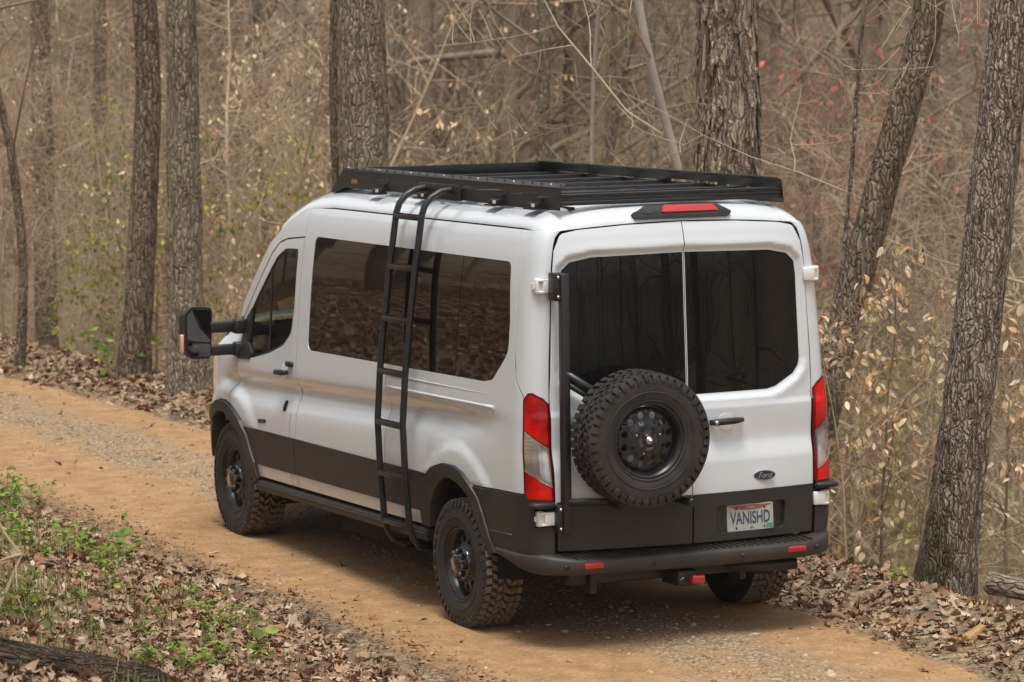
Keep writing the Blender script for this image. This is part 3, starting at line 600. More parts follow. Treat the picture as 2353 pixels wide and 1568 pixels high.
# ---- side ladder
ladder = empty('side_ladder'); ladder.parent = van; ladder.matrix_local = BM
lz = [(-.70, 2.672), (-.78, 2.675), (-.86, 2.664), (-.925, 2.630), (-.970, 2.580), (-.993, 2.52), (-1.017, 2.36), (-1.041, 2.20), (-1.086, 1.85), (-1.125, 1.51), (-1.146, 1.20), (-1.134, .87), (-1.110, .56), (-1.085, .475), (-1.04, .418), (-.97, .40), (-.90, .40)]
for y in (2.0, 1.60): MB().tube([(x, y, z) for x, z in lz], .0215, 12).build('rail', MT, ladder)
for z in (2.50, 2.18, 1.85, 1.515, 1.19, .86, .55):
    x = float(np.interp(-z, [-q[1] for q in lz[5:14]], [q[0] for q in lz[5:14]]))
    rg = MB().box((x, 1.80, z), (.042, .39, .032), bev=.004).build('rung', MT, ladder)
    m = MB()
    for k in range(9): m.box((x-.002, 1.64+.04*k, z+.018), (.034, .014, .006))
    tag(m.build('rung_grip', MT, ladder), kind='stuff')
MB().box((-.775, 1.80, 2.655), (.03, .62, .10), bev=.004).build('ladder_bracket', MT, ladder)
MB().box((-1.136, 1.70, 1.515), (.006, .045, .026), bev=.002).build('maker_plate', M_['copper'], ladder)

# ---- wheels
def tyre_tread(N, jit):
    m = MB(); rg_ = random.Random(3)
    def blk(x0, x1, a0, a1, sk, r0, r1, sx=0.):
        V = []
        for (r, e) in ((r0, 0.), (r1, .0022)):
            for (x, a) in ((x0+e, a0+e/r1), (x1-e, a0+e/r1+sk), (x1-e, a1-e/r1+sk), (x0+e, a1-e/r1)):
                V.append((x, r*math.sin(a), r*math.cos(a)))
        m.add(V, [(4, 5, 6, 7), (0, 1, 5, 4), (1, 2, 6, 5), (2, 3, 7, 6), (3, 0, 4, 7)])
    st = 2*math.pi/N
    for k in range(N):
        a = k*st
        for sg in (-1, 1):
            # shoulder block + side lug
            w_ = .60 if k % 2 else .52
            blk(*(sorted((sg*.086, sg*.124))), a+st*(.1 if sg > 0 else .45), a+st*(.1+w_+.14 if sg > 0 else .45+w_+.14), .0, RW-.018, RW-.003)
            # zig-zag inner blocks
            j = rg_.uniform(-.05, .05)
            blk(*(sorted((sg*.048, sg*.080))), a+st*(.05+j), a+st*(.62+j), st*.22*sg, RW-.017, RW)
            blk(*(sorted((sg*.010, sg*.043))), a+st*(.40-j), a+st*(.98-j), -st*.30*sg, RW-.017, RW)
        blk(-.010+.006*(k % 2), .014-.006*(k % 2), a+st*.0, a+st*.55, st*.35*(1 if k % 2 else -1), RW-.017, RW)
    return m.mesh('tread', True)
def side_lugs(N, sg):
    m = MB(); st = 2*math.pi/N
    for k in range(N):
        a = k*st; L = .342 if k % 2 else .352; wd = .68
        a0, a1 = a+st*.10, a+st*(.10+wd); V = []
        for (x, r, e) in ((.124, RW-.004, 0), (.132, RW-.022, .0), (.137, .366, .01), (.1375, L, .12)):
            for aa in (a0+st*e, a1-st*e): V.append((sg*x, r*math.sin(aa+ (.10*st if r < .36 and k % 2 else 0)), r*math.cos(aa+(.10*st if r < .36 and k % 2 else 0))))
        for (x, r, e) in ((.112, RW-.006, 0), (.120, RW-.024, 0), (.127, .366, .01), (.130, L, .12)):
            for aa in (a0+st*e, a1-st*e): V.append((sg*x, r*math.sin(aa), r*math.cos(aa)))
        F = [(0, 1, 3, 2), (2, 3, 5, 4), (4, 5, 7, 6), (0, 2, 10, 8), (2, 4, 12, 10), (4, 6, 14, 12), (1, 9, 11, 3), (3, 11, 13, 5), (5, 13, 15, 7), (6, 7, 15, 14), (0, 8, 9, 1)]
        m.add(V, F)
    return m
tread_me = tyre_tread(44, 0)
tm = MB(); tm.lathe([(-.095, .219), (-.112, .222), (-.124, .240), (-.132, .275), (-.134, .315), (-.131, .345), (-.124, .370), (-.112, .384), (-.09, .388), (.09, .388), (.112, .384), (.124, .370), (.131, .345), (.134, .315), (.132, .275), (.124, .240), (.112, .222), (.095, .219)], 88, 'x')
tm.lathe([(-.1345, .285), (-.137, .287), (-.137, .291), (-.1345, .293)], 88, 'x'); tm.lathe([(-.1255, .232), (-.130, .236), (-.1275, .242)], 88, 'x')
tyre_me = tm.mesh('tyre'); lug = side_lugs(44, -1); lug2 = side_lugs(44, 1); lug.add(lug2.v, lug2.f); lug_me = lug.mesh('sidewall_lugs')
def rim_disc():
    circ = lambda cx, cy, r, n: [(cx+r*math.cos(2*math.pi*k/n), cy+r*math.sin(2*math.pi*k/n)) for k in range(n)]
    holes = [circ(.150*math.cos(2*math.pi*(k+.5)/12), .150*math.sin(2*math.pi*(k+.5)/12), .0215, 12) for k in range(12)]+[circ(0, 0, .062, 20)]
    pf = pchip([0, .05, .095, .108, .118, .128, .172, .185, .20], [-.106, -.106, -.104, -.101, -.086, -.082, -.076, -.062, -.048])
    def sf(u, v):
        u = np.asarray(u, float); v = np.asarray(v, float); r = np.hypot(u, v); return A3(pf(r), u, v)
    o = panel('wheel', circ(0, 0, .196, 48), sf, M_['rim'], None, None, holes=holes, out=(-1, 0, 0), step=.03, depth=.008); me = o.data; bpy.data.objects.remove(o)
    return me
rim_me = rim_disc()
bar = MB(); bar.lathe([(-.114, .214), (-.120, .221), (-.116, .227), (-.104, .223), (-.098, .212), (-.060, .203), (-.02, .197), (.06, .192), (.10, .215)], 64, 'x'); barrel_me = bar.mesh('rim_barrel', False)
M_['tread_dust'] = mat('dusty_tread', (.12, .092, .062), .9, c2=(.21, .16, .105), vscale=35)
def cap_mesh():
    m = MB(); m.lathe([(-.080, .104), (-.106, .102), (-.113, .094), (-.116, .080), (-.148, .064), (-.156, .052), (-.157, .0001)], 32, 'x')
    return m.mesh('hub_cap', True)
cap_me = cap_mesh(); lm = MB()
lm.lathe([(-.016, .0001), (-.016, .014), (-.006, .020), (.035, .022)], 6, 'x', smooth=False); nut_me = lm.mesh('lug_cover')
M_['gloss'] = mat('gloss_black', (.012, .012, .013), .14, coat=1.)
def wheel(loc, s, spare=False, rz=0., spin=0.):
    w_ = link('spare_wheel' if spare else 'wheel', rim_me, M_['rim'], van); w_.location = loc
    w_.rotation_euler = (spin, 0, math.pi/2 if spare else (0 if s < 0 else math.pi))
    tr_m = M_['rubber'] if spare else M_['tread_dust']
    link('tyre', tyre_me, M_['rubber'], w_); t = link('tread', tread_me if spare else TREAD2, tr_m, w_); tag(t, kind='stuff'); tag(link('sidewall_lugs', lug_me, M_['rubber'], w_), kind='stuff'); link('rim_barrel', barrel_me, M_['rim'], w_)
    if not spare:
        link('hub_cap', cap_me, M_['gloss'], w_)
        for k in range(8):
            a = 2*math.pi*k/8; o = link('lug_cover', nut_me, M_['gloss'], w_); o.location = (-.138, .076*math.cos(a), .076*math.sin(a)); o.rotation_euler = (a, 0, 0)
    else:
        m = MB(); m.lathe([(-.112, .0001), (-.112, .040), (-.102, .040)], 24, 'x')
        for k in range(4): m.box((-.110, .045*math.cos(k*math.pi/2+.6), .045*math.sin(k*math.pi/2+.6)), (.008, .05, .026), Matrix.Rotation(k*math.pi/2+.6, 3, 'X'))
        m.build('mount_plate', MT, w_)
        MB().lathe([(-.144, .0001), (-.142, .009), (-.128, .010), (-.128, .022), (-.114, .026), (-.107, .026)], 18, 'x').build('mount_nut', M_['steel'], w_)
        for k in range(8):
            a = 2*math.pi*(k+.5)/8; MB().lathe([(-.108, .0001), (-.108, .006), (-.102, .006)], 8, 'x', (0, .083*math.cos(a), .083*math.sin(a))).build('lug_hole', M_['steel'] if k % 3 == 0 else DK, w_)
    return w_
TREAD2 = tread_me.copy(); TREAD2.materials.clear()
for s in (-1, 1):
    for y, sp_ in ((YA, .1), (YA+WB, .7)):
        wheel((s*.935, y, RW-.003), s, spin=sp_ if s < 0 else -sp_)
sw = wheel(BM @ Vector((-.436, -.285, 1.262)), -1, True)
# number plates aside, tie the rigid body children: all parts already follow the van
# ================================================================== GROUND
def vnoise(x, y, seed=0):
    x = np.asarray(x, float); y = np.asarray(y, float); xi = np.floor(x); yi = np.floor(y); fx = x-xi; fy = y-yi
    def h(a, b): v = np.sin(a*127.1+b*311.7+seed*74.7)*43758.5453; return v-np.floor(v)
    fx = fx*fx*(3-2*fx); fy = fy*fy*(3-2*fy)
    return (h(xi, yi)*(1-fx)+h(xi+1, yi)*fx)*(1-fy)+(h(xi, yi+1)*(1-fx)+h(xi+1, yi+1)*fx)*fy
def fbm(x, y, o=4, seed=0):
    s = 0; a = .5; f = 1.
    for i in range(o): s = s+a*(vnoise(x*f, y*f, seed+i)-.5); a *= .5; f *= 2.03
    return s
def road_c(y):
    y = np.asarray(y, float); t = np.clip(y-1, 0, 17); return -.0042*t*t-.14*np.maximum(y-18, 0)
def terrain(x, y):
    x = np.asarray(x, float); y = np.asarray(y, float); q = x-road_c(y)
    z = .028*np.exp(-(q/.42)**2)+.02*sstep(1.35, 1.9, np.abs(q))
    z = z+.010*fbm(x*1.3, y*1.3, 3, 5)*sstep(.25, .5, np.abs(np.abs(q)-.95))
    dl = np.maximum(-1.85-q, 0)
    z = z+dl*.25*(1-np.exp(-dl/.9))+.10*np.maximum(dl-9, 0)*sstep(-10, 0, y-0*x)+.16*fbm(x*.8, y*.8, 3, 1)*sstep(0, 1.5, dl)+.9*fbm(x*.13, y*.13, 3, 9)*sstep(3, 12, dl)
    dr = np.maximum(q-1.2, 0)
    z = z+.10*np.exp(-((dr-.62)/.28)**2)*(dr > 0)+.07*fbm(x*1.5, y*1.5, 3, 2)*sstep(.2, .6, dr)
    drop = np.maximum(dr-.80, 0); z = z-7.5*(1-np.exp(-(drop*drop/(drop+.7))*.085))
    z = z+.34*np.maximum(drop-24, 0)**1.02+1.6*fbm(x*.06, y*.06, 4, 3)*sstep(2, 20, drop)
    return z
def tz(x, y): return float(terrain(np.array(float(x)), np.array(float(y))))
xs = np.unique(np.concatenate([np.arange(-90, -14, 4.), np.arange(-14, -6, .6), np.arange(-6, 3.2, .13), np.arange(3.2, 12, .6), np.arange(12, 60, 2.5), np.arange(60, 241, 10.)]))
ys = np.unique(np.concatenate([np.arange(-90, -24, 6.), np.arange(-24, -5, .9), np.arange(-5, 18, .16), np.arange(18, 50, 1.), np.arange(50, 120, 3.), np.arange(120, 321, 10.)]))
GX, GY = np.meshgrid(xs, ys); GZ = terrain(GX, GY); nx, ny = len(xs), len(ys)
I = np.arange(nx*ny).reshape(ny, nx); GF = np.stack([I[:-1, :-1], I[:-1, 1:], I[1:, 1:], I[1:, :-1]], axis=-1).reshape(-1, 4)
def litter_mat():
    m = mat('leaf_litter_ground', (.2, .13, .08), .9); t = m.node_tree; b = t.nodes['Principled BSDF']
    g = nd(t, 'ShaderNodeNewGeometry'); P = g.outputs['Position']
    dn = nd(t, 'ShaderNodeTexNoise', i_Scale=9., i_Detail=3.); t.links.new(P, dn.inputs['Vector']); va = nd(t, 'ShaderNodeVectorMath', operation='MULTIPLY_ADD'); t.links.new(dn.outputs['Color'], va.inputs[0]); va.inputs[1].default_value = (.12, .12, .12); t.links.new(P, va.inputs[2]); v = nd(t, 'ShaderNodeTexVoronoi', i_Scale=24.); t.links.new(va.outputs[0], v.inputs['Vector'])
    sx = nd(t, 'ShaderNodeSeparateColor'); t.links.new(v.outputs['Color'], sx.inputs[0])
    c = ramp(t, sx.outputs[0], [(0, (.15, .09, .047)), (.35, (.30, .192, .104)), (.65, (.43, .288, .162)), (.9, (.52, .38, .235)), (1, (.35, .185, .085))])
    n = noiz(t, P, .35, 5, .6); c = mixc(t, ramp(t, n, [(.42, (0, 0, 0)), (.62, (.55, .55, .55))]), c, (.19, .165, .07))
    n2 = noiz(t, P, 3., 4); c = mixc(t, ramp(t, n2, [(.35, (.7, .7, .7)), (.6, (0, 0, 0))]), c, (.12, .083, .057))
    t.links.new(c, b.inputs['Base Color'])
    bp = nd(t, 'ShaderNodeBump', i_Strength=.9, i_Distance=.04); t.links.new(v.outputs['Distance'], bp.inputs['Height']); t.links.new(bp.outputs[0], b.inputs['Normal']); return m
gr = link('ground', arrmesh('ground', np.stack([GX, GY, GZ], -1).reshape(-1, 3), GF), litter_mat()); tag(gr, kind='structure')
# ---- dirt road, a sheet laid in the cut
ry = np.arange(-14, 70, .14); ra = np.linspace(0, 1, 46)
YY, AA = np.meshgrid(ry, ra, indexing='ij')
el = -1.86+.30*fbm(YY[:, :1]*.5, YY[:, :1]*0, 4, 11)+.16*fbm(YY[:, :1]*2.4, 0*YY[:, :1], 3, 12); er = 1.14+.28*fbm(YY[:, :1]*.5, YY[:, :1]*0+9, 4, 13)+.14*fbm(YY[:, :1]*2.2, 0*YY[:, :1]+4, 3, 14)
QQ = el+(er-el)*AA; XX = QQ+road_c(YY)
ed = np.minimum(AA, 1-AA); ZZ = terrain(XX, YY)+.012-.03*(1-sstep(0, .05, ed))+.006*fbm(XX*5, YY*5, 3, 20)+.004*fbm(XX*16, YY*16, 2, 21)
n1, n2 = XX.shape; I = np.arange(n1*n2).reshape(n1, n2); RF = np.stack([I[:-1, :-1], I[:-1, 1:], I[1:, 1:], I[1:, :-1]], -1).reshape(-1, 4)
rme = arrmesh('road', np.stack([XX, YY, ZZ], -1).reshape(-1, 3), RF[:, ::-1])
at_ = rme.attributes.new('across', 'FLOAT', 'POINT'); at_.data.foreach_set('value', QQ.astype(np.float32).ravel())
def dirt_mat():
    m = mat('dirt_road', (.3, .2, .1), .92, spec=.25); t = m.node_tree; b = t.nodes['Principled BSDF']
    g = nd(t, 'ShaderNodeNewGeometry'); P = g.outputs['Position']; a = nd(t, 'ShaderNodeAttribute', attribute_name='across')
    nw = noiz(t, P, 1.1, 4, .6); ad = nd(t, 'ShaderNodeMath', operation='MULTIPLY_ADD'); t.links.new(nw, ad.inputs[0]); ad.inputs[1].default_value = .7; t.links.new(a.outputs['Fac'], ad.inputs[2])  # across + .7*noise
    sb = nd(t, 'ShaderNodeMath', operation='SUBTRACT'); t.links.new(ad.outputs[0], sb.inputs[0]); sb.inputs[1].default_value = .35
    mr = nd(t, 'ShaderNodeMapRange'); mr.inputs[1].default_value = -2.; mr.inputs[2].default_value = 1.4; t.links.new(sb.outputs[0], mr.inputs[0])
    f = lambda q: (q+2)/3.4
    grv = ramp(t, mr.outputs[0], [(f(-.60), (0, 0, 0)), (f(-.38), (1, 1, 1)), (f(.30), (1, 1, 1)), (f(.52), (0, 0, 0))])
    edg = ramp(t, mr.outputs[0], [(f(-1.85), (1, 1, 1)), (f(-1.55), (0, 0, 0)), (f(.98), (0, 0, 0)), (f(1.22), (1, 1, 1))])
    fine = noiz(t, P, 45, 4, .7); mid = noiz(t, P, 5, 4, .6)
    base = mixc(t, ramp(t, mid, [(.3, (0, 0, 0)), (.7, (1, 1, 1))]), (.265, .152, .068), (.43, .262, .128)); base = mixc(t, ramp(t, fine, [(.40, (.6, .6, .6)), (.55, (0, 0, 0))]), base, (.20, .112, .050))
    v = nd(t, 'ShaderNodeTexVoronoi', i_Scale=48.); t.links.new(P, v.inputs['Vector']); sx = nd(t, 'ShaderNodeSeparateColor'); t.links.new(v.outputs['Color'], sx.inputs[0])
    stones = ramp(t, sx.outputs[1], [(0, (.20, .13, .07)), (.4, (.30, .20, .11)), (.75, (.38, .27, .165)), (1, (.46, .37, .26))])
    stones = mixc(t, ramp(t, v.outputs['Distance'], [(.35, (0, 0, 0)), (.7, (.8, .8, .8))]), stones, (.16, .105, .06))
    gn = noiz(t, P, 2.2, 3); gm_ = nd(t, 'ShaderNodeMath', operation='MULTIPLY'); t.links.new(grv, gm_.inputs[0]); t.links.new(ramp(t, gn, [(.34, (.35, .35, .35)), (.56, (1, 1, 1))]), gm_.inputs[1])
    c = mixc(t, gm_.outputs[0], base, stones)
    en = noiz(t, P, 9, 5, .7); em = nd(t, 'ShaderNodeMath', operation='MULTIPLY'); t.links.new(edg, em.inputs[0]); t.links.new(ramp(t, en, [(.36, (0, 0, 0)), (.52, (1, 1, 1))]), em.inputs[1])
    c = mixc(t, em.outputs[0], c, (.105, .070, .046)); t.links.new(c, b.inputs['Base Color'])
    hm = mixc(t, gm_.outputs[0], fine, v.outputs['Distance']); bp = nd(t, 'ShaderNodeBump', i_Strength=.55, i_Distance=.012); t.links.new(hm, bp.inputs['Height']); t.links.new(bp.outputs[0], b.inputs['Normal']); return m
rd_o = link('road', rme, dirt_mat()); tag(rd_o, kind='structure')

def ray(u, v):   # display pixel (2353 wide) -> direction
    return fw+rt*((u-1176.5)/8429.03)-up*((v-784)/8429.03)
def hit(u, v):   # where the line of sight through (u,v) meets the ground
    d = ray(u, v); t = 5.
    while t < 300:
        p = CAM+d*t
        if p.z < tz(p.x, p.y): break
        t += .1
    return CAM+d*t
def inview(x, y, z, m=.12):
    dx, dy, dz = x-CAM.x, y-CAM.y, z-CAM.z; c = dx*fw.x+dy*fw.y+dz*fw.z
    a = (dx*rt.x+dy*rt.y+dz*rt.z)/c*8429.03/2353; b = (dx*up.x+dy*up.y+dz*up.z)/c*8429.03/1568
    return (np.abs(a) < .5+m) & (np.abs(b) < .5+m) & (c > 0)

# ================================================================== SCATTER: leaves, pebbles, grass (uncountable)
def colmat(name, rough=.8, trans=0., spec=.3):
    m = mat(name, (.3, .2, .1), rough, spec=spec); t = m.node_tree; b = t.nodes['Principled BSDF']
    a = nd(t, 'ShaderNodeVertexColor', layer_name='col'); g = nd(t, 'ShaderNodeNewGeometry'); n = noiz(t, g.outputs['Position'], 60, 3)
    c = mixc(t, ramp(t, n, [(.35, (.35, .35, .35)), (.6, (0, 0, 0))]), a.outputs[0], (.10, .065, .04), 'MULTIPLY' if False else 'MIX')
    t.links.new(c if trans == 0 else a.outputs[0], b.inputs['Base Color'])
    if trans:
        tl = nd(t, 'ShaderNodeBsdfTranslucent'); t.links.new(a.outputs[0], tl.inputs[0]); mx = nd(t, 'ShaderNodeMixShader', i_0=trans)
        o = t.nodes['Material Output']; t.links.new(b.outputs[0], mx.inputs[1]); t.links.new(tl.outputs[0], mx.inputs[2]); t.links.new(mx.outputs[0], o.inputs[0])
    return m
LM = colmat('dead_leaf', .75, .0); GM_ = colmat('green_leaf', .5, .35); TM = colmat('tan_leaf', .7, .35)
PAL = np.array([(.34, .21, .12), (.26, .15, .083), (.42, .29, .185), (.16, .092, .055), (.50, .375, .26), (.30, .135, .06), (.36, .245, .155), (.21, .12, .065)])
GPAL = np.array([(.18, .28, .03), (.25, .35, .045), (.13, .22, .03), (.33, .39, .08)])
TPAL = np.array([(.68, .48, .26), (.78, .60, .37), (.58, .36, .17), (.82, .67, .46)])
def leaf_shape(kind):
    if kind == 'oak': st = [(0, .02), (.14, .07), (.26, .22), (.36, .10), (.50, .30), (.62, .14), (.76, .26), (.88, .10), (1, .01)]
    elif kind == 'beech': st = [(0, .01), (.18, .16), (.42, .25), (.70, .18), (1, .005)]
    else: st = [(0, .02), (.25, .22), (.55, .28), (.8, .16), (1, .01)]
    L = []
    for x, w_ in st: L += [(x, -w_, 0), (x, 0, 0), (x, w_, 0)]
    L = np.array(L, float); F = []
    for i in range(len(st)-1):
        a = i*3; F += [(a, a+1, a+4), (a, a+4, a+3), (a+1, a+2, a+5), (a+1, a+5, a+4)]
    return L, np.array(F)
def leaves_mesh(name, P, size, kind, pal, tilt=.5, curl=.35, nrm=None, az=None, droop=None):
    n = len(P); L, F = leaf_shape(kind); k = len(L); S = np.asarray(size)[:, None]
    X = np.repeat(L[None, :, 0], n, 0); Y = np.repeat(L[None, :, 1], n, 0)*rng.uniform(.75, 1.2, (n, 1)); 
    c1 = rng.uniform(-curl, curl, (n, 1)); c2 = rng.uniform(-.2, 1.6, (n, 1))*curl*2
    Z = c1*(X-.5)**2*2+c2*Y*Y*2.2+rng.normal(0, .035, (n, k)); X = X-.5 if droop is None else X
    V = np.stack([X, Y, Z], -1)*S[..., None]
    a = rng.uniform(0, 2*np.pi, n) if az is None else az; tx = rng.normal(0, tilt, n); ty = rng.normal(0, tilt, n) if droop is None else droop
    def rot(V, ax, an):
        c, s = np.cos(an)[:, None], np.sin(an)[:, None]; i, j = [(1, 2), (2, 0), (0, 1)][ax]; W = V.copy(); W[..., i] = c*V[..., i]-s*V[..., j]; W[..., j] = s*V[..., i]+c*V[..., j]; return W
    V = rot(rot(rot(V, 0, tx), 1, ty), 2, a)
    V = V+np.asarray(P)[:, None, :]
    FF = (F[None]+(np.arange(n)*k)[:, None, None]).reshape(-1, 3)
    me = arrmesh(name, V.reshape(-1, 3), FF, smooth=False)
    c = pal[rng.integers(0, len(pal), n)]*rng.uniform(.7, 1.25, (n, 1)); C = np.concatenate([np.repeat(c, k, 0), np.ones((n*k, 1))], 1)
    ca = me.color_attributes.new('col', 'FLOAT_COLOR', 'POINT'); ca.data.foreach_set('color', C.astype(np.float32).ravel()); return me
def scatter(n, x0, x1, y0, y1, dens=None, view=.12, lift=(.002, .03)):
    x = rng.uniform(x0, x1, n)+0.; y = rng.uniform(y0, y1, n); x = x+road_c(y); z = terrain(x, y)+rng.uniform(*lift, n)
    k = np.ones(n, bool)
    if view is not None: k &= inview(x, y, z, view)
    if dens is not None: k &= rng.uniform(0, 1, n) < dens(x-road_c(y), y)
    return np.stack([x, y, z], 1)[k]
P = np.concatenate([
    scatter(52000, -9, -1.45, -9, 8, lambda q, y: sstep(1.75, 2.15, -q+.35*fbm(q*2, y*2, 3, 31))*.97+.03),
    scatter(9000, -6, -1.6, 8, 24, lambda q, y: sstep(1.8, 2.3, -q), .25),
    scatter(17000, .85, 3.4, -5, 18, lambda q, y: sstep(1.0, 1.32, q+.4*fbm(q*2, y*2, 3, 33))*.98+.012),
    scatter(500, -1.8, 1.2, -4, 14, lambda q, y: .10+0*q, lift=(.012, .02))])
sz = rng.uniform(.045, .115, len(P))*np.where(rng.uniform(0, 1, len(P)) < .25, 1.25, 1.)
k = rng.uniform(0, 1, len(P)) < .55
lf = link('leaf_litter', leaves_mesh('leaf_litter', P[k], sz[k], 'oak', PAL, .42, .5), LM); tag(lf, 'brown dead oak leaves lying thick along both road verges', 'leaf litter', kind='stuff')
lf = link('leaf_litter', leaves_mesh('leaf_litter', P[~k], sz[~k]*.85, 'beech', PAL, .45, .5), LM); tag(lf, 'smaller curled dead leaves mixed into the verge litter', 'leaf litter', kind='stuff')
P = scatter(44000, -11, -1.9, 4, 26, None, None, (.01, .05)); P = np.concatenate([P, scatter(16000, -24, -10, 12, 50, None, None, (.01, .06))]); P = P[~inview(P[:, 0], P[:, 1], P[:, 2], .25)]
lf = link('leaf_litter', leaves_mesh('leaf_litter', P, rng.uniform(.05, .10, len(P)), 'beech', PAL*1.1, .95, .6), LM); tag(lf, 'leaf litter on the wooded bank mirrored in the van side windows', 'leaf litter', kind='stuff')
# pebbles
def pebbles(P, size):
    n = len(P); L = np.array([(1, 0, 0), (0, 1, 0), (-1, 0, 0), (0, -1, 0), (0, 0, 1), (0, 0, -1), (.6, .6, .5), (-.6, .6, .45), (-.6, -.6, .5), (.6, -.6, .45)], float)
    F = np.array([(0, 6, 9), (0, 1, 6), (1, 7, 6), (1, 2, 7), (2, 8, 7), (2, 3, 8), (3, 9, 8), (3, 0, 9), (4, 6, 7), (4, 7, 8), (4, 8, 9), (4, 9, 6)])
    V = L[None]*rng.uniform(.6, 1.25, (n, 10, 1))*size[:, None, None]*np.stack([rng.uniform(.7, 1.3, n), rng.uniform(.7, 1.2, n), rng.uniform(.4, .75, n)], 1)[:, None, :]
    a = rng.uniform(0, 6.28, n); c, s = np.cos(a)[:, None], np.sin(a)[:, None]; W = V.copy(); W[..., 0] = c*V[..., 0]-s*V[..., 1]; W[..., 1] = s*V[..., 0]+c*V[..., 1]
    W += P[:, None, :]; me = arrmesh('gravel', W.reshape(-1, 3), (F[None]+(np.arange(n)*10)[:, None, None]).reshape(-1, 3), smooth=False)
    pal = np.array([(.30, .215, .13), (.38, .30, .205), (.22, .15, .088), (.33, .235, .14), (.44, .37, .28)]); cc = np.repeat(pal[rng.integers(0, 5, n)]*rng.uniform(.7, 1.15, (n, 1)), 10, 0)
    ca = me.color_attributes.new('col', 'FLOAT_COLOR', 'POINT'); ca.data.foreach_set('color', np.concatenate([cc, np.ones((n*10, 1))], 1).astype(np.float32).ravel()); return me
P = np.concatenate([scatter(30000, -.75, .65, -5, 18, lambda q, y: np.exp(-((q+.08+.5*fbm(y*.5, 0*y, 2, 41))/.36)**2)*np.clip(1.1+1.6*fbm(q*2+7, y*1.5, 3, 42), 0, 1), .08, (.004, .014)),
                    scatter(7000, -1.75, 1.15, -5, 16, None, .08, (.004, .012))])
gv = link('gravel', pebbles(P, rng.gamma(3., .0025, len(P))+.003), colmat('pebble', .85)); tag(gv, 'loose pale gravel along the crown of the dirt road', 'gravel', kind='stuff')
# dark crumbs and twig bits where litter meets road
P = np.concatenate([scatter(9000, -2.3, -1.25, -5, 9, lambda q, y: np.exp(-((q+1.72)/.22)**2), .08, (.008, .016)), scatter(4000, .85, 1.4, -5, 15, lambda q, y: np.exp(-((q-1.12)/.16)**2), .08, (.008, .016))])
lf = link('twig_crumbs', leaves_mesh('twig_crumbs', P, rng.uniform(.012, .045, len(P)), 'beech', PAL[[1, 3, 5, 7]]*.75, .3, .3), LM); tag(lf, 'dark leaf crumbs along the ragged edges of the road', 'leaf litter', kind='stuff')
# grass on the near bank
def blades(P, h, pal, lean=.5):
    n = len(P); a = rng.uniform(0, 6.28, n); d = np.stack([np.cos(a), np.sin(a)], 1); wv = np.stack([-np.sin(a), np.cos(a)], 1); l = rng.uniform(.1, lean, n)*h
    V = np.zeros((n, 7, 3)); 
    for i, (t, w_) in enumerate(((0, .0032), (.45, .0028), (.8, .0017))):
        c = P+np.concatenate([d*(l*t*t)[:, None], (h*t*(1-.25*t*lean))[:, None]], 1)
        V[:, 2*i] = c; V[:, 2*i+1] = c; V[:, 2*i, :2] -= wv*w_; V[:, 2*i+1, :2] += wv*w_
    V[:, 6] = P+np.concatenate([d*l[:, None], (h*(1-.25*lean))[:, None]], 1)
    F = np.array([(0, 1, 3), (0, 3, 2), (2, 3, 5), (2, 5, 4), (4, 5, 6)]); me = arrmesh('grass', V.reshape(-1, 3), (F[None]+(np.arange(n)*7)[:, None, None]).reshape(-1, 3), smooth=True)
    c = pal[rng.integers(0, len(pal), n)]*rng.uniform(.7, 1.2, (n, 1)); ca = me.color_attributes.new('col', 'FLOAT_COLOR', 'POINT'); ca.data.foreach_set('color', np.concatenate([np.repeat(c, 7, 0), np.ones((n*7, 1))], 1).astype(np.float32).ravel()); return me
P = scatter(42000, -8, -1.95, -8, 9, lambda q, y: np.clip(sstep(.02, .20, fbm(q*1.1+3, y*1.1, 3, 51))*sstep(2.0, 2.8, -q), 0, 1), .08, (-.01, .0))
gs = link('grass', blades(P, rng.uniform(.05, .18, len(P)), np.array([(.17, .27, .05), (.25, .31, .08), (.36, .32, .15), (.13, .22, .04)])), GM_); tag(gs, 'sparse thin grass blades coming up through the near bank litter', 'grass', kind='stuff')

# ================================================================== TREES
class Tubes:
    def __init__(s): s.V = []; s.F = []; s.n = 0
    def add(s, pts, rad, n=5):
        P = np.asarray(pts, float); m = len(P); r = np.asarray(rad, float); T = np.gradient(P, axis=0); T /= np.maximum(np.linalg.norm(T, axis=1, keepdims=True), 1e-9)
        ref = np.array([.31, .95, .05]) if abs(T[0, 1]) < .9 else np.array([1., 0, .1])
        A = ref-T*(T@ref)[:, None]; A /= np.maximum(np.linalg.norm(A, axis=1, keepdims=True), 1e-9); B = np.cross(T, A)
        an = 2*np.pi*np.arange(n)/n; V = P[:, None, :]+r[:, None, None]*(A[:, None, :]*np.cos(an)[None, :, None]+B[:, None, :]*np.sin(an)[None, :, None])
        i = np.arange(m-1)[:, None]*n; k = np.arange(n)[None, :]; k2 = (k+1) % n
        F = np.stack([i+k, i+k2, i+n+k2, i+n+k], -1).reshape(-1, 4)+s.n
        s.V.append(V.reshape(-1, 3)); s.F.append(F); s.n += m*n
    def mesh(s, name): return arrmesh(name, np.concatenate(s.V), np.concatenate(s.F))
def polyline(R, p, d, L, nseg, wander, lift=0.):
    P = [np.array(p, float)]; d = np.array(d, float); d /= np.linalg.norm(d)
    for i in range(nseg):
        d = d+R.normal(0, wander, 3)+np.array([0, 0, lift]); d /= np.linalg.norm(d); P.append(P[-1]+d*L/nseg)
    return np.array(P)
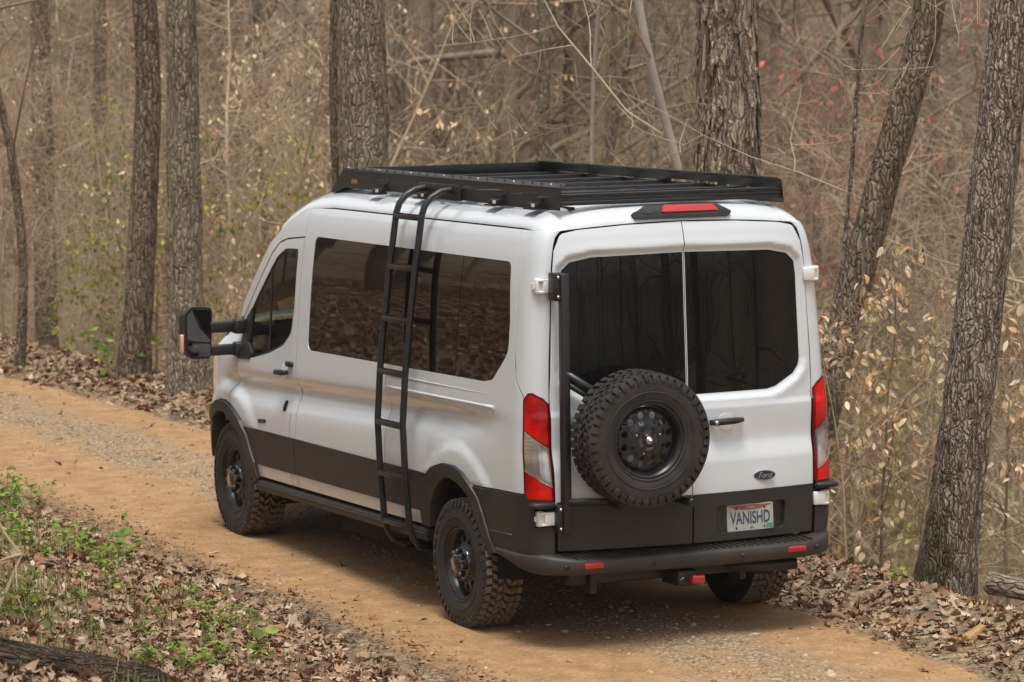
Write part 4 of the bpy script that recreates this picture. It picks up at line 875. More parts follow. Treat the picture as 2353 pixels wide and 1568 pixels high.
def branch_out(R, T, P, rad, n, t0, t1, Lf, rf, wander, lift, lev, nsides, el=(.2, .8), ends=None, minr=.0025):
    """n side branches along polyline P"""
    m = len(P)-1
    for i in range(n):
        t = R.uniform(t0, t1)*m; k = min(int(t), m-1); f = t-k; p = P[k]*(1-f)+P[k+1]*f; r = rad[k]*(1-f)+rad[k+1]*f
        ax = P[k+1]-P[k]; ax /= np.linalg.norm(ax); a = R.uniform(0, 2*np.pi); q = np.cross(ax, [math.cos(a), math.sin(a), .3]); q /= max(np.linalg.norm(q), 1e-6)
        e = R.uniform(*el); d = q*math.cos(e)+ax*math.sin(e); L = Lf*R.uniform(.55, 1.15)*(1-.45*t/m)
        r0 = max(min(r*.7, rf*R.uniform(.7, 1.2)), minr); sg = 5 if L > .8 else 3
        Q = polyline(R, p, d, L, sg, wander, lift); rr = np.linspace(r0, max(r0*.25, minr*.6), sg+1); T.add(Q, rr, nsides)
        if ends is not None and lev <= 1: ends.append((Q[-1], Q[-1]-Q[-2])); ends.append((Q[len(Q)//2], Q[-1]-Q[-2]))
        if lev > 1: branch_out(R, T, Q, rr, max(2, int(n*.45)) if lev > 2 else R.integers(3, 6), .2, 1., Lf*.48, rf*.45, wander*1.15, lift, lev-1, 3, el, ends, minr)
def bark_mat(name, dark, light, lichen=None, la=.5, vs_=1., furrow=22., moss=None, depth=.02):
    m = mat(name, light, .92, spec=.2); t = m.node_tree; b = t.nodes['Principled BSDF']
    tc = nd(t, 'ShaderNodeTexCoord'); mp = nd(t, 'ShaderNodeMapping'); mp.inputs['Scale'].default_value = (1, 1, .24*vs_); t.links.new(tc.outputs['Object'], mp.inputs[0])
    n = noiz(t, mp.outputs[0], furrow, 6, .65, .6); n2 = noiz(t, tc.outputs['Object'], 2.2, 4); n3 = noiz(t, tc.outputs['Object'], 30, 4, .7)
    c = ramp(t, n, [(.40, dark), (.50, tuple((x*.4+y*.6) for x, y in zip(dark, light))), (.60, light)])
    dn = nd(t, 'ShaderNodeTexNoise', i_Scale=6., i_Detail=3.); t.links.new(tc.outputs['Object'], dn.inputs['Vector']); va = nd(t, 'ShaderNodeVectorMath', operation='MULTIPLY_ADD'); t.links.new(dn.outputs['Color'], va.inputs[0]); va.inputs[1].default_value = (.10, .10, .05); t.links.new(mp.outputs[0], va.inputs[2])
    vo = nd(t, 'ShaderNodeTexVoronoi', feature='DISTANCE_TO_EDGE', i_Scale=furrow*1.25); t.links.new(va.outputs[0], vo.inputs['Vector'])
    c = mixc(t, ramp(t, vo.outputs['Distance'], [(.015, (.55, .55, .55)), (.12, (0, 0, 0))]), c, dark)
    c = mixc(t, ramp(t, n3, [(.35, (.45, .45, .45)), (.6, (0, 0, 0))]), c, tuple(x*.55 for x in light))
    if lichen: c = mixc(t, ramp(t, n2, [(.42, (0, 0, 0)), (.58, (la, la, la))]), c, lichen)
    if moss:
        sx = nd(t, 'ShaderNodeSeparateXYZ'); t.links.new(tc.outputs['Object'], sx.inputs[0]); n4 = noiz(t, tc.outputs['Object'], 5, 4)
        a1 = nd(t, 'ShaderNodeMath', operation='MULTIPLY_ADD'); t.links.new(n4, a1.inputs[0]); a1.inputs[1].default_value = 2.2; a1.inputs[2].default_value = -.75
        a2 = nd(t, 'ShaderNodeMath', operation='SUBTRACT'); t.links.new(a1.outputs[0], a2.inputs[0]); 
        a3 = nd(t, 'ShaderNodeMath', operation='MULTIPLY'); t.links.new(sx.outputs[2], a3.inputs[0]); a3.inputs[1].default_value = .30; t.links.new(a3.outputs[0], a2.inputs[1])
        a4 = nd(t, 'ShaderNodeMath', operation='MULTIPLY_ADD'); t.links.new(sx.outputs[0], a4.inputs[0]); a4.inputs[1].default_value = -2.4; t.links.new(a2.outputs[0], a4.inputs[2])
        c = mixc(t, ramp(t, a4.outputs[0], [(.25, (0, 0, 0)), (.6, (.75, .75, .75))]), c, moss)
    t.links.new(c, b.inputs['Base Color']); bp = nd(t, 'ShaderNodeBump', i_Strength=1., i_Distance=depth*1.6); hh_ = nd(t, 'ShaderNodeMath', operation='ADD'); t.links.new(n, hh_.inputs[0]); t.links.new(ramp(t, vo.outputs['Distance'], [(0, (0, 0, 0)), (.2, (.7, .7, .7))]), hh_.inputs[1]); t.links.new(hh_.outputs[0], bp.inputs['Height']); t.links.new(bp.outputs[0], b.inputs['Normal']); return m
BK = {'grey': bark_mat('grey_bark', (.095, .071, .050), (.41, .33, .235), (.31, .30, .195), .42),
      'brown': bark_mat('brown_bark', (.072, .052, .036), (.335, .255, .175), (.26, .245, .155), .32),
      'pale': bark_mat('pale_bark', (.10, .08, .06), (.36, .295, .215), (.30, .30, .20), .4, furrow=34),
      'shag': bark_mat('shag_bark', (.14, .10, .07), (.52, .405, .29), None, vs_=.6, furrow=18),
      'moss': bark_mat('mossy_bark', (.13, .10, .077), (.54, .45, .35), None, furrow=30, moss=(.065, .056, .018), depth=.03),
      'smooth': mat('smooth_bark', (.26, .215, .165), .85, c2=(.36, .305, .24), vscale=3, bump=.3, bscale=30),
      'twig': mat('twig_bark', (.33, .24, .148), .85, c2=(.48, .365, .24), vscale=1.2), 'twig2': mat('twig_bark_dark', (.16, .112, .072), .85, c2=(.28, .205, .135), vscale=1.2), 'twig3': mat('twig_bark_olive', (.20, .17, .085), .85, c2=(.30, .25, .14), vscale=1.2),
      'far': mat('far_bark', (.15, .105, .065), .9, c2=(.26, .19, .122), vscale=.8), 'pale_far': mat('pale_far_bark', (.36, .285, .20), .9, c2=(.48, .39, .28), vscale=.8)}
def trunk_mesh(R, pts, rads, n=40, rings=120, amp=.06, freq=(9, 1.6), seed=0., flare=.35):
    """trunk along pts with furrowed surface"""
    P = np.array(pts, float); d = np.concatenate([[0], np.cumsum(np.linalg.norm(np.diff(P, axis=0), axis=1))]); L = d[-1]
    fx, fy, fr = pchip(d, P[:, 0]), pchip(d, P[:, 1]), pchip(d, rads); fz = pchip(d, P[:, 2])
    h = L*np.linspace(0, 1, rings)**1.15; V = np.zeros((rings, n, 3)); an = 2*np.pi*np.arange(n)/n
    for i, hh in enumerate(h):
        r = float(fr(hh)); bx, by, bz = float(fx(hh)), float(fy(hh)), float(fz(hh)); fl = 1+flare*math.exp(-hh/.35)*1.
        for k in range(n):
            a = an[k]; ca, sa = math.cos(a), math.sin(a)
            q = mnoise.noise((ca*freq[0]*.35, sa*freq[0]*.35, hh*freq[1]+seed)); q2 = abs(mnoise.noise((ca*freq[0], sa*freq[0], hh*freq[1]*1.3+seed*2+5))); q3 = mnoise.noise((ca*1.2, sa*1.2, hh*.6+seed))
            rr = r*(fl*(1+.12*math.exp(-hh/.4)*math.cos(a*5+seed))+amp*(q*.6+(q2-.25)*1.3)+.07*q3); V[i, k] = (bx+ca*rr, by+sa*rr, bz)
    i = np.arange(rings-1)[:, None]*n; k = np.arange(n)[None]; F = np.stack([i+k, i+(k+1) % n, i+n+(k+1) % n, i+n+k], -1).reshape(-1, 4)
    return arrmesh('trunk', V.reshape(-1, 3), F)
def pos_at(u, dist):   # ground point seen in column u at a horizontal distance
    d = ray(u, 784); h = Vector((d.x, d.y, 0)).normalized(); p = CAM+h*dist; return p.x, p.y
def main_tree(name, label, u_top, u_base, v_base, wpx, dist, bark, seed, cat='tree', H=11., limbs=6, curve=None, n=40, rings=130, amp=.06, twig='twig2', base=None, lowlimb=.45, taper=.75, group=None):
    """trunk that rises through column u_base (at row v_base) to u_top (row 0)"""
    R = np.random.default_rng(seed); x, y = base if base else pos_at(u_base, dist); z = tz(x, y)-.15
    mpp = dist/8429.03; r = wpx*mpp/2; right = Vector((math.cos(YAW), -math.sin(YAW), 0))
    h_v = (CAM.z-dist*math.tan(PIT+math.atan((v_base-784)/8429.03)))-z; h_top = (CAM.z-dist*math.tan(PIT+math.atan((0-784)/8429.03)))-z
    sl = (u_top-u_base)*mpp/max(h_top-h_v, .5); o0 = -sl*max(h_v, 0)
    pts = []; rad = []
    for k in range(9):
        hh = H*k/8; off = o0+sl*hh if hh < h_top*1.1 else o0+sl*h_top*1.1+sl*.5*(hh-h_top*1.1)
        if curve: off += curve(hh)
        pts.append((right.x*off+R.normal(0, .015), right.y*off+R.normal(0, .015), hh)); rad.append(r*(1.06-(1-taper)*hh/max(h_top, 3.)) if hh < h_top else r*max(.15, (1.06-(1-taper))*(1-.8*(hh-h_top)/max(H-h_top, 1))))
    t = empty(name, (x, y, z)); tag(t, label, cat, group)
    link('trunk', trunk_mesh(R, pts, rad, n, rings, amp, seed=seed*1.7), BK[bark], t)
    if limbs:
        T = Tubes(); branch_out(R, T, np.array(pts), rad, limbs, lowlimb, 1., H*.34, r*.30, .13, .06, 3, 5, (.1, .7), minr=.004); link('crown', T.mesh('crown'), BK[twig], t)
    return t, pts, rad, r
# ---- the trunks one can tell apart
main_tree('oak_tree', 'mossy-footed grey trunk with leaning flared base beside the broken log', 2330, 2190, 1330, 128, 21.9, 'moss', 1, base=(2.28, .62), H=12, n=64, rings=220, amp=.11, limbs=5)
tA = main_tree('shagbark_tree', 'thick pale shagbark trunk with peeling bark plates rising behind the roof rack', 1666, 1666, 420, 162, 27.5, 'shag', 2, H=13, n=48, rings=150, amp=.11, limbs=5)
# peeling plates of the shagbark
def plates(root, pts, rad, n, seed):
    R = np.random.default_rng(seed); m = MB(); P = np.array(pts); hs_ = P[:, 2]
    for i in range(n):
        h = R.uniform(1.5, 9.5); a = R.uniform(0, 6.28); r = np.interp(h, hs_, rad)*1.02; cx, cy = np.interp(h, hs_, P[:, 0]), np.interp(h, hs_, P[:, 1])
        L = R.uniform(.07, .34); w_ = R.uniform(.02, .06)/r; dr_ = R.normal(0, .06); tip = R.uniform(.15, .9); lift0, lift1 = R.uniform(-.004, .008), R.uniform(.006, .036); V = []
        tp = R.uniform(.5, 1.)
        for k in range(4):
            t = k/3; hh = h+L*(.5-t); rr = r+lift0+(lift1-lift0)*t**1.6; ww = w_*(tp+(1-tp)*t if k < 3 else tip)*R.uniform(.8, 1.15)
            for e in (-1, 1):
                aa = a+dr_*t+e*ww*.5+R.normal(0, .02); V.append((cx+rr*math.cos(aa), cy+rr*math.sin(aa), hh))
            for e in (1, -1):
                aa = a+dr_*t+e*ww*.5; q = rr-.010; V.append((cx+q*math.cos(aa), cy+q*math.sin(aa), hh))
        F = [(0, 1, 2, 3), (12, 15, 14, 13)]
        for k in range(3):
            b = k*4; F += [(b+j, b+(j+1) % 4, b+4+(j+1) % 4, b+4+j) for j in range(4)]
        m.add(V, F)
    o = m.build('bark_plates', BK['shag'], root); o['kind'] = 'stuff'
plates(tA[0], tA[1], tA[2], 950, 5)
main_tree('oak_tree', 'very broad lichen-grey trunk standing behind the front of the roof rack', 838, 838, 420, 128, 31, 'grey', 3, H=13, n=48, rings=140, amp=.10, limbs=6)
main_tree('oak_tree', 'dark narrow trunk pressed against the broad lichen-grey trunk', 779, 779, 420, 30, 31.6, 'brown', 4, H=12, n=24, rings=90, limbs=5)
main_tree('oak_tree', 'rough-barked trunk directly behind the towing mirror', 424, 436, 900, 84, 33.5, 'grey', 5, H=12, n=44, rings=140, amp=.11, limbs=6, base=tuple(pos_at(432, 33.5)))
main_tree('oak_tree', 'leaning dark trunk with a bright green sprout at its foot', 336, 306, 860, 66, 34.5, 'brown', 6, H=12, n=40, rings=130, amp=.11, limbs=6, base=tuple(pos_at(305, 34.5)), curve=lambda h: .10*math.sin(h*.8))
main_tree('oak_tree', 'hazy brown trunk standing alone deep in the woods beyond the road bend', 104, 108, 700, 54, 46, 'brown', 7, H=14, n=30, rings=100, limbs=6)
main_tree('oak_tree', 'slim reddish-brown trunk between the hazy trunk and the leaning dark one', 240, 246, 700, 36, 50, 'brown', 8, H=14, n=24, rings=90, limbs=6)
main_tree('oak_tree', 'crooked slender dark tree at the leafy edge of the road bend', 8, 42, 800, 22, 36, 'brown', 9, H=9, n=20, rings=90, limbs=9, curve=lambda h: .12*math.sin(h*1.3), lowlimb=.15)
main_tree('oak_tree', 'dark leaning trunk between the shagbark and the mossy-footed trunk', 2112, 1895, 1000, 88, 27, 'brown', 10, H=12, n=40, rings=130, amp=.10, limbs=6, curve=lambda h: -.05*math.sin(h*1.1))
main_tree('oak_tree', 'straight brown trunk rising behind the middle of the roof rack', 1247, 1247, 420, 36, 44, 'brown', 11, H=14, n=26, rings=90, limbs=6)
main_tree('oak_tree', 'knotty dark trunk with broken stubs left of the shagbark', 1436, 1412, 420, 34, 47, 'brown', 12, H=13, n=26, rings=90, limbs=7, curve=lambda h: .15*math.sin(h*.9))
main_tree('oak_tree', 'thin blurred trunk behind the straight brown trunk', 1306, 1306, 420, 26, 60, 'brown', 13, H=15, n=20, rings=70, limbs=6)
main_tree('beech_tree', 'smooth grey young beech leaning across toward the shagbark', 1472, 1566, 420, 24, 26, 'smooth', 14, H=7.5, n=18, rings=70, amp=.02, limbs=7, twig='twig', curve=lambda h: .05*math.sin(h*1.2), lowlimb=.3)
main_tree('maple_tree', 'forking olive-barked sapling spreading its bare boughs above the rack', 1372, 1368, 330, 12, 28, 'smooth', 15, H=6.5, n=12, rings=60, amp=.02, limbs=16, twig='twig3', lowlimb=.28)
main_tree('oak_tree', 'blurred trunk beyond the broad lichen-grey trunk', 924, 920, 300, 34, 52, 'brown', 16, H=14, n=20, rings=70, limbs=6)
main_tree('oak_tree', 'faint trunk right of the rough-barked trunk behind the mirror', 505, 500, 500, 40, 58, 'brown', 17, H=15, n=20, rings=70, limbs=6)
main_tree('oak_tree', 'slender pale-brown trunk among the tan beech leaves', 592, 604, 500, 20, 42, 'pale', 18, H=11, n=18, rings=70, limbs=8, lowlimb=.25)
main_tree('oak_tree', 'slim grey sapling close beside the right flank of the van', 1985, 1905, 900, 11, 25, 'pale', 19, H=6, n=12, rings=60, limbs=9, twig='twig', lowlimb=.3)

main_tree('dead_tree', 'pale dead trunk leaning in the hazy woods above the roof rack', 1215, 1040, 300, 12, 45, 'pale', 20, H=10, n=14, rings=60, limbs=4, twig='twig', lowlimb=.4)
main_tree('oak_tree', 'pale straight trunk rising between the young beech and the shagbark', 1490, 1500, 300, 26, 52, 'grey', 21, H=13, n=20, rings=70, limbs=6)
# ---- protos of understorey saplings and far trees, then individual copies
def sapling(seed, H, r, n, twig, lev=3, Lf=.42, leaf=None, leafn=0, el=(.15, .75), pal=None, lsz=(.05, .09), sides=6, lean=.08, t0=.12):
    R = np.random.default_rng(seed); t = empty('sapling'); T = Tubes()
    P = polyline(R, (0, 0, -.1), (R.normal(0, lean), R.normal(0, lean), 1), H, 9, .06, .02); rad = np.linspace(r, r*.2, 10); T.add(P, rad, sides); link('trunk', T.mesh('trunk'), BK[twig], t)
    C = Tubes(); ends = []; branch_out(R, C, P, rad, n, t0, 1., H*Lf, r*.42, .16, .04, lev, 4, el, ends, .0032); link('crown', C.mesh('crown'), BK[twig], t)
    if leaf:
        E_ = [ends[i] for i in R.permutation(len(ends))[:leafn]]; Q = np.array([e[0] for e in E_ for _ in range(3)])+R.normal(0, .05, (len(E_)*3, 3)); n_ = len(Q)
        lm_ = leaves_mesh('leaves', Q, R.uniform(*lsz, n_), leaf, pal, .5, .3, droop=R.uniform(.3, 1.5, n_)); link('leaves', lm_, TM if pal is TPAL else GM_, t)
    return t
RED = np.array([(.50, .17, .11), (.56, .24, .16)]); YG = np.array([(.30, .30, .06), (.40, .36, .08), (.22, .26, .05)])
protos = [sapling(101, 5.5, .035, 26, 'twig'), sapling(102, 6.5, .045, 30, 'twig2'), sapling(103, 4.2, .025, 24, 'twig'), sapling(104, 7.5, .055, 30, 'twig'), sapling(105, 3.2, .018, 22, 'twig', 3, .5), sapling(106, 5., .03, 26, 'twig3')]
shrubs = [sapling(111, 2.2, .014, 22, 'twig', 3, .6, el=(-.1, .6), t0=.03, lean=.3), sapling(112, 1.7, .012, 20, 'twig2', 3, .7, el=(-.1, .6), t0=.03, lean=.3), sapling(113, 2.6, .016, 24, 'twig', 3, .55, el=(0, .7), t0=.03, lean=.25)]
beech = [sapling(121, 4.6, .03, 22, 'twig', 3, .45, 'beech', 130, pal=TPAL, lsz=(.055, .09)), sapling(122, 5.8, .035, 24, 'twig', 3, .42, 'beech', 140, pal=TPAL, lsz=(.055, .09))]
nearb = [sapling(123, 2.9, .02, 16, 'twig2', 3, .45, 'beech', 80, pal=TPAL, lsz=(.08, .125)), sapling(124, 2.6, .018, 16, 'twig', 3, .5, 'beech', 80, pal=TPAL, lsz=(.08, .125))]
red = [sapling(131, 7., .05, 26, 'twig2', 3, .38, 'x', 130, pal=RED, lsz=(.07, .13))]
yel = [sapling(141, 5., .035, 26, 'twig', 3, .42, 'x', 300, pal=YG, lsz=(.08, .14))]
def far_tree(seed, H, r, m):
    R = np.random.default_rng(seed); t = empty('forest_tree'); T = Tubes(); P = polyline(R, (0, 0, -.4), (R.normal(0, .04), R.normal(0, .04), 1), H, 10, .03, .01); rad = np.linspace(r, r*.3, 11); T.add(P, rad, 10); link('trunk', T.mesh('trunk'), BK[m], t)
    C = Tubes(); branch_out(R, C, P, rad, 16, .22, 1., H*.32, r*.32, .16, .05, 3, 4, (.1, .8), minr=.008); link('crown', C.mesh('crown'), BK[m], t); return t
fars = [far_tree(151, 17, .20, 'far'), far_tree(152, 20, .27, 'far'), far_tree(153, 14, .14, 'far'), far_tree(154, 16, .16, 'pale_far')]
used = set()
def place(proto, name, label, cat, group, x, y, rz, sc):
    o = proto if id(proto) not in used else copy_tree(proto); used.add(id(proto)); o.name = name
    o.location = (x, y, tz(x, y)-.03); o.rotation_euler = (0, 0, rz); o.scale = (sc,)*3; tag(o, label, cat, group); return o
Rp = np.random.default_rng(77)
def col_place(protos_, n, d0, d1, name, label, cat, group, sc=(.8, 1.25), u0=-300, u1=3100, mind=1.3, bias=1.):
    k = 0; tries = 0
    while k < n and tries < 8000:
        tries += 1; d = d0+(d1-d0)*Rp.uniform()**bias; u = Rp.uniform(u0, u1); x, y = pos_at(u, d); q = x-float(road_c(np.array(y)))
        if q < 1.2+mind or (430 < u < 790 and d < 50): continue
        place(protos_[Rp.integers(0, len(protos_))], name, label, cat, group, x, y, Rp.uniform(0, 6.28), Rp.uniform(*sc)); k += 1
col_place(protos, 52, 37, 62, 'sapling', 'thin bare sapling in the wooded ravine beyond the road', 'sapling', 'bare saplings in the ravine')
col_place(protos, 145, 62, 115, 'sapling', 'thin bare sapling in the wooded ravine beyond the road', 'sapling', 'bare saplings in the ravine')
col_place(shrubs, 115, 35, 100, 'shrub', 'low tangle of bare brush on the slope below the road', 'shrub', 'bare brush on the slope', sc=(.8, 1.5), mind=.9, bias=.8)
col_place(fars, 185, 52, 170, 'forest_tree', 'blurred bare tree on the far wooded hillside', 'tree', 'trees on the far hillside', sc=(.75, 1.2), mind=12)
for u, d, sc in ((640, 37, 1.0), (545, 40, 1.05), (720, 39, .95), (690, 44, 1.1), (500, 46, 1.0), (590, 42, 1.2), (745, 43, 1.1)):
    x, y = pos_at(u, d); place(beech[int(u) % 2], 'beech_sapling', 'beech sapling holding tan winter leaves between the mirror trunk and the broad trunk', 'sapling', 'leafy beech saplings beyond the bonnet', x, y, u, sc)
x, y = pos_at(2030, 24.6); place(nearb[0], 'beech_sapling', 'beech sapling with pale tan leaves close by the right rear corner of the van', 'sapling', None, x, y, 2.1, .74)
x, y = pos_at(2110, 25.5); place(nearb[1], 'beech_sapling', 'beech sapling with tan leaves just behind the mossy-footed trunk', 'sapling', None, x, y, .4, .8)
x, y = pos_at(1950, 24.2); place(nearb[1], 'beech_sapling', 'low beech sapling with tan leaves tight against the right flank of the van', 'sapling', None, x, y, 3.4, .62)
x, y = pos_at(2330, 26.5); place(nearb[0], 'beech_sapling', 'beech sapling with few tan leaves beyond the broken log', 'sapling', None, x, y, 4.1, .9)
x, y = pos_at(10, 37.5); place(beech[1], 'beech_sapling', 'beech sapling with tan leaves by the crooked tree at the road bend', 'sapling', None, x, y, 1.1, .6)
for u, d in ((1840, 44), (2010, 47), (1930, 52)):
    x, y = pos_at(u, d); place(red[0], 'maple_sapling', 'maple sapling in red bud right of the shagbark', 'sapling', 'red-budding maples', x, y, u, 1.)
for u, d in ((1960, 44), (2090, 48), (1850, 50), (2300, 46)):
    x, y = pos_at(u, d); place(yel[0], 'spicebush', 'yellow-green budding bush in the ravine right of the shagbark', 'bush', 'yellow-green budding bushes', x, y, u, .95)
x, y = pos_at(360, 37); place(yel[0], 'spicebush', 'yellow-green budding bush between the two rough trunks left of the mirror', 'bush', None, x, y, 2., .62)
x, y = pos_at(640, 36); place(yel[0], 'spicebush', 'yellow-green budding bush beneath the tan-leaved beeches', 'bush', None, x, y, 3.3, .6)
# woods on the bank and behind the camera, mirrored in the van glass
for x, y in ((-7.5, 30), (-10, 23), (-9, 27), (-12, 31), (-13.5, 24), (-4.8, 29), (-15, 20), (-8.2, 34), (-17, 30), (-19, 24), (-14, 38), (-21, 35), (-12, 44), (-18, 46), (-24, 29), (-16.5, 16), (-22, 20)):
    place(fars[int(abs(x)*10) % 4], 'forest_tree', 'bare tree on the bank above the road, mirrored in the van windows', 'tree', 'trees on the near bank', x, y, x, .9)
k = 0
while k < 46:
    x = Rp.uniform(-32, 30); y = Rp.uniform(-60, 40); q = x-float(road_c(np.array(y)))
    if (-5.5 < q < 4) or (q > 0 and y > -8) or (x-CAM.x)**2+(y-CAM.y)**2 < 16: continue
    if q < 0 and inview(np.array(x), np.array(y), np.array(2.), .35): continue
    if (x-CAM.x)*fw.x+(y-CAM.y)*fw.y > 0 and inview(np.array(x), np.array(y), np.array(3.), .35): continue
    place(fars[Rp.integers(0, 4)], 'forest_tree', 'bare tree on the bank above the road, mirrored in the van windows', 'tree', 'trees on the near bank', x, y, Rp.uniform(0, 6.28), Rp.uniform(.7, 1.1)); k += 1

# ================================================================== SMALL THINGS
def seedling(seed, n, h, big):
    R = np.random.default_rng(seed); t = empty('seedling'); T = Tubes(); Q = []
    for i in range(n):
        P = polyline(R, (R.normal(0, .03), R.normal(0, .03), -.01), (R.normal(0, .35), R.normal(0, .35), 1), h*R.uniform(.6, 1.1), 4, .15); T.add(P, np.linspace(.0025, .0012, 5), 4)
        for k in range(2, 5): 
            for _ in range(2 if k < 4 else 3): Q.append(P[k]+R.normal(0, .008, 3))
    link('stem', T.mesh('stem'), BK['twig3'], t); Q = np.array(Q)
    link('leaves', leaves_mesh('leaves', Q, R.uniform(.024, .055, len(Q))*big, 'x', GPAL, .35, .25, droop=R.uniform(-.5, .5, len(Q))), GM_, t); return t
seeds = [seedling(201, 7, .20, 1.15), seedling(202, 4, .14, 1.0), seedling(203, 10, .26, 1.2), seedling(204, 3, .17, 1.3)]
spots = [(230, 1300, 2, 1.0), (275, 1290, 0, .9), (180, 1275, 0, .8), (110, 1290, 1, 1.), (30, 1200, 2, .9), (20, 1240, 0, 1.), (95, 1340, 1, .9), (420, 1375, 1, .9), (470, 1425, 0, .7), (340, 1480, 1, .9), (380, 1430, 1, .8), (520, 1450, 0, .8), (560, 1470, 2, .6), (600, 1535, 3, 1.1), (480, 1500, 1, .8), (300, 1530, 1, 1.), (60, 1430, 3, 1.), (420, 1545, 0, .8), (150, 1390, 1, .8), (250, 1360, 3, .7), (350, 1400, 1, .7), (660, 1500, 1, .5), (60, 1180, 2, .8), (5, 1165, 2, .9), (45, 1260, 0, .9), (130, 1250, 0, .8), (210, 1265, 1, .8), (245, 1320, 0, .9), (70, 1390, 1, .8), (190, 1340, 1, .7), (450, 1460, 1, .7), (500, 1540, 0, .7), (370, 1535, 1, .8)]
Lg = 'fresh green seedling sprouting from the leaf litter on the near bank'
for u, v, p_, sc in spots:
    p = hit(u, v); o = place(seeds[p_], 'seedling', Lg, 'seedling', 'green seedlings on the near bank', p.x, p.y, u*1.3, sc*1.35)
for u, v, d, sc in ((60, 1500, 14.6, 1.2), (150, 1530, 14.2, 1.1), (20, 1470, 15., 1.1), (230, 1545, 14.4, 1.), (330, 1555, 14.8, .9)):
    pp = CAM+ray(u, v)*d; place(seeds[int(u) % 4], 'seedling', 'out-of-focus green seedling in front of the rotting log', 'seedling', 'blurred seedlings before the rotting log', pp.x, pp.y, u, sc*1.25)
p = hit(268, 868); place(seeds[2], 'sprout', 'bright yellow-green sprout at the foot of the leaning dark trunk', 'sprout', None, p.x, p.y, 1., 2.1)
p = hit(2060, 1395); place(seeds[3], 'sprout', 'tiny green sprout by the base of the mossy-footed trunk', 'sprout', None, p.x+.25, p.y+.4, 1., .8)
p = hit(2350, 1408); place(seeds[3], 'sprout', 'small green sprout beside the broken log', 'sprout', None, p.x, p.y, 2., .8)
WD = bark_mat('rotten_wood', (.018, .012, .008), (.20, .145, .095), None, furrow=30, vs_=.5, depth=.04); SPL = mat('split_wood', (.42, .25, .10), .8, c2=(.26, .14, .06), vscale=14, stretch=(1, 1, .2), bump=.6, bscale=50)
def log(name, label, a, b, r, m, seed, jag=True, sink=.25):
    R = np.random.default_rng(seed); a = Vector(a); b = Vector(b); L = (b-a).length; n = 30; ring = 44; M = (b-a).to_track_quat('Z', 'Y').to_matrix(); V = []
    for i in range(ring):
        t = i/(ring-1)
        for k in range(n):
            an = 2*math.pi*k/n; ca, sa = math.cos(an), math.sin(an); rr = r*(1-.25*t)*(1+.24*mnoise.noise((ca*2.2, sa*2.2, t*L*1.6+seed))+.30*abs(mnoise.noise((ca*5, sa*5, t*L*.5+seed))))
            if i == 0: rr *= .86
            zz = t*L+(mnoise.noise((ca*3, sa*3, seed))*r*.9 if jag and i in (0, 1) else 0); V.append(a+M @ Vector((ca*rr, sa*rr, zz)))
    F = [(i*n+k, i*n+(k+1) % n, (i+1)*n+(k+1) % n, (i+1)*n+k) for i in range(ring-1) for k in range(n)]
    V = [M.transposed() @ (v-a) for v in V]; mb = MB(); mb.add(V, F, True); rt_ = empty(name, a); rt_.rotation_euler = M.to_euler(); o = mb.build('log_bark', m, rt_)
    for e, i0 in ((-1, 0), (1, (ring-1)*n)):
        mb = MB(); vv_ = V[i0:i0+n]; ce = sum(vv_, Vector())/n; mb.add(vv_+[ce+Vector((0, 0, -e*.3*r))], [(k, (k+1) % n, n) for k in range(n)]); q = mb.build('split_end', SPL, rt_)
    return tag(rt_, label, 'log')
log('broken_log', 'broken log with a raw orange split end beside the mossy-footed trunk', (2.47, .45, .085), (2.85, -.22, .02), .07, BK['grey'], 3)
p = hit(-80, 1530); q = hit(360, 1585); log('rotting_log', 'grey-brown rotting log lying at the foot of the near bank', p+Vector((0, 0, .04)), q+Vector((0, 0, .01)), .115, WD, 5, False)
p = hit(2215, 1490); q = hit(2255, 1458); log('wood_chunk', 'short pale chunk of broken wood on the leaf litter', p+Vector((0, 0, .03)), q+Vector((0, 0, .03)), .045, SPL, 7)
def twig(name, label, px, r, m, seed, cat='twig', lift=.012, fork=True):
    R = np.random.default_rng(seed); T = Tubes(); P = [hit(u, v)+Vector((0, 0, lift)) for u, v in px]; P = np.array([tuple(p) for p in P]); o_ = P[0].copy(); P = P-o_
    P = np.concatenate([np.linspace(P[i], P[i+1], 5)[:-1] for i in range(len(P)-1)]+[P[-1:]]); P[1:-1] += R.normal(0, r*.8, P[1:-1].shape); rad = np.linspace(r, r*.35, len(P)); T.add(P, rad, 6)
    if fork: branch_out(R, T, P, rad, 3, .3, .9, np.linalg.norm(P[-1])*.3, r*.4, .12, .0, 1, 4, (.5, 1.1))
    o = link(name, T.mesh(name), m); o.location = o_; return tag(o, label, cat)
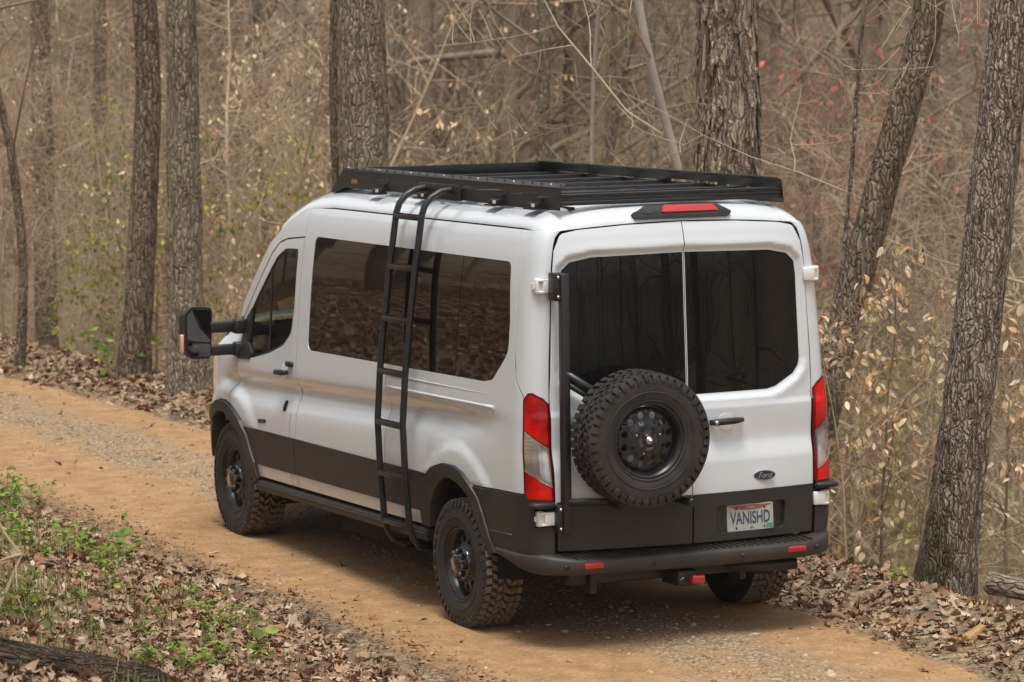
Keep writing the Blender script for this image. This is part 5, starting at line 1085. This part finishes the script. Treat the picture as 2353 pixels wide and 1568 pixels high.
twig('twig', 'dark forked twig lying on the road near the left rear tyre', [(905, 1490), (960, 1487), (1040, 1481)], .009, BK['twig2'], 1)
twig('twig', 'short dark stick on the road behind the left rear tyre', [(1075, 1479), (1108, 1486)], .007, BK['twig2'], 2, fork=False)
twig('twig', 'thin curved twig on the left wheel track', [(622, 1370), (662, 1378)], .005, BK['twig2'], 3, fork=False)
twig('stick', 'long pale stripped stick on the right verge behind the van', [(1900, 1424), (2000, 1440), (2075, 1447)], .017, SPL, 4, 'stick', .02)
twig('stick', 'pale splintered stick lying farther along the right verge', [(2040, 1428), (2130, 1450)], .012, SPL, 5, 'stick', .02, False)
twig('stick', 'small bark strip lying on the leafy lip behind the van', [(1990, 1300), (2060, 1318)], .014, BK['pale'], 6, 'stick', .03, False)
# dead branch standing up at the left edge of the near bank
def air(u, v, d): return CAM+ray(u, v)*d
p0 = hit(5, 1425); dd = (p0-CAM).length
def stick3(name, label, chain, m):
    T = Tubes(); base = None
    for pts, r in chain:
        P = np.array([tuple(air(u, v, dd+e)) for u, v, e in pts]); 
        if base is None: base = P[0].copy()
        T.add(P-base, np.linspace(r, r*.5, len(P)), 7)
    o = link(name, T.mesh(name), m); o.location = base; return tag(o, label, 'branch')
stick3('dead_branch', 'forked grey dead branch standing out of the near bank', [([(-10, 1420, 0), (18, 1352, .02), (48, 1275, .05), (10, 1225, .1), (-8, 1190, .1)], .013), ([(48, 1275, .05), (20, 1282, .0), (-10, 1292, -.05)], .011), ([(36, 1300, .03), (40, 1370, -.05), (62, 1430, -.1)], .006)], BK['twig'])
# ---- thin damp air in the valley
m = MB(); m.box((70, 110, 22), (380, 460, 76)); hz = m.build('haze', None); tag(hz, kind='stuff')
hm_ = bpy.data.materials.new('haze'); hm_.use_nodes = True; t = hm_.node_tree; t.nodes.clear(); o_ = nd(t, 'ShaderNodeOutputMaterial'); pv = nd(t, 'ShaderNodeVolumePrincipled'); pv.inputs['Density'].default_value = .00024; pv.inputs['Color'].default_value = (.93, .92, .90, 1); t.links.new(pv.outputs[0], o_.inputs['Volume']); hz.data.materials.append(hm_)
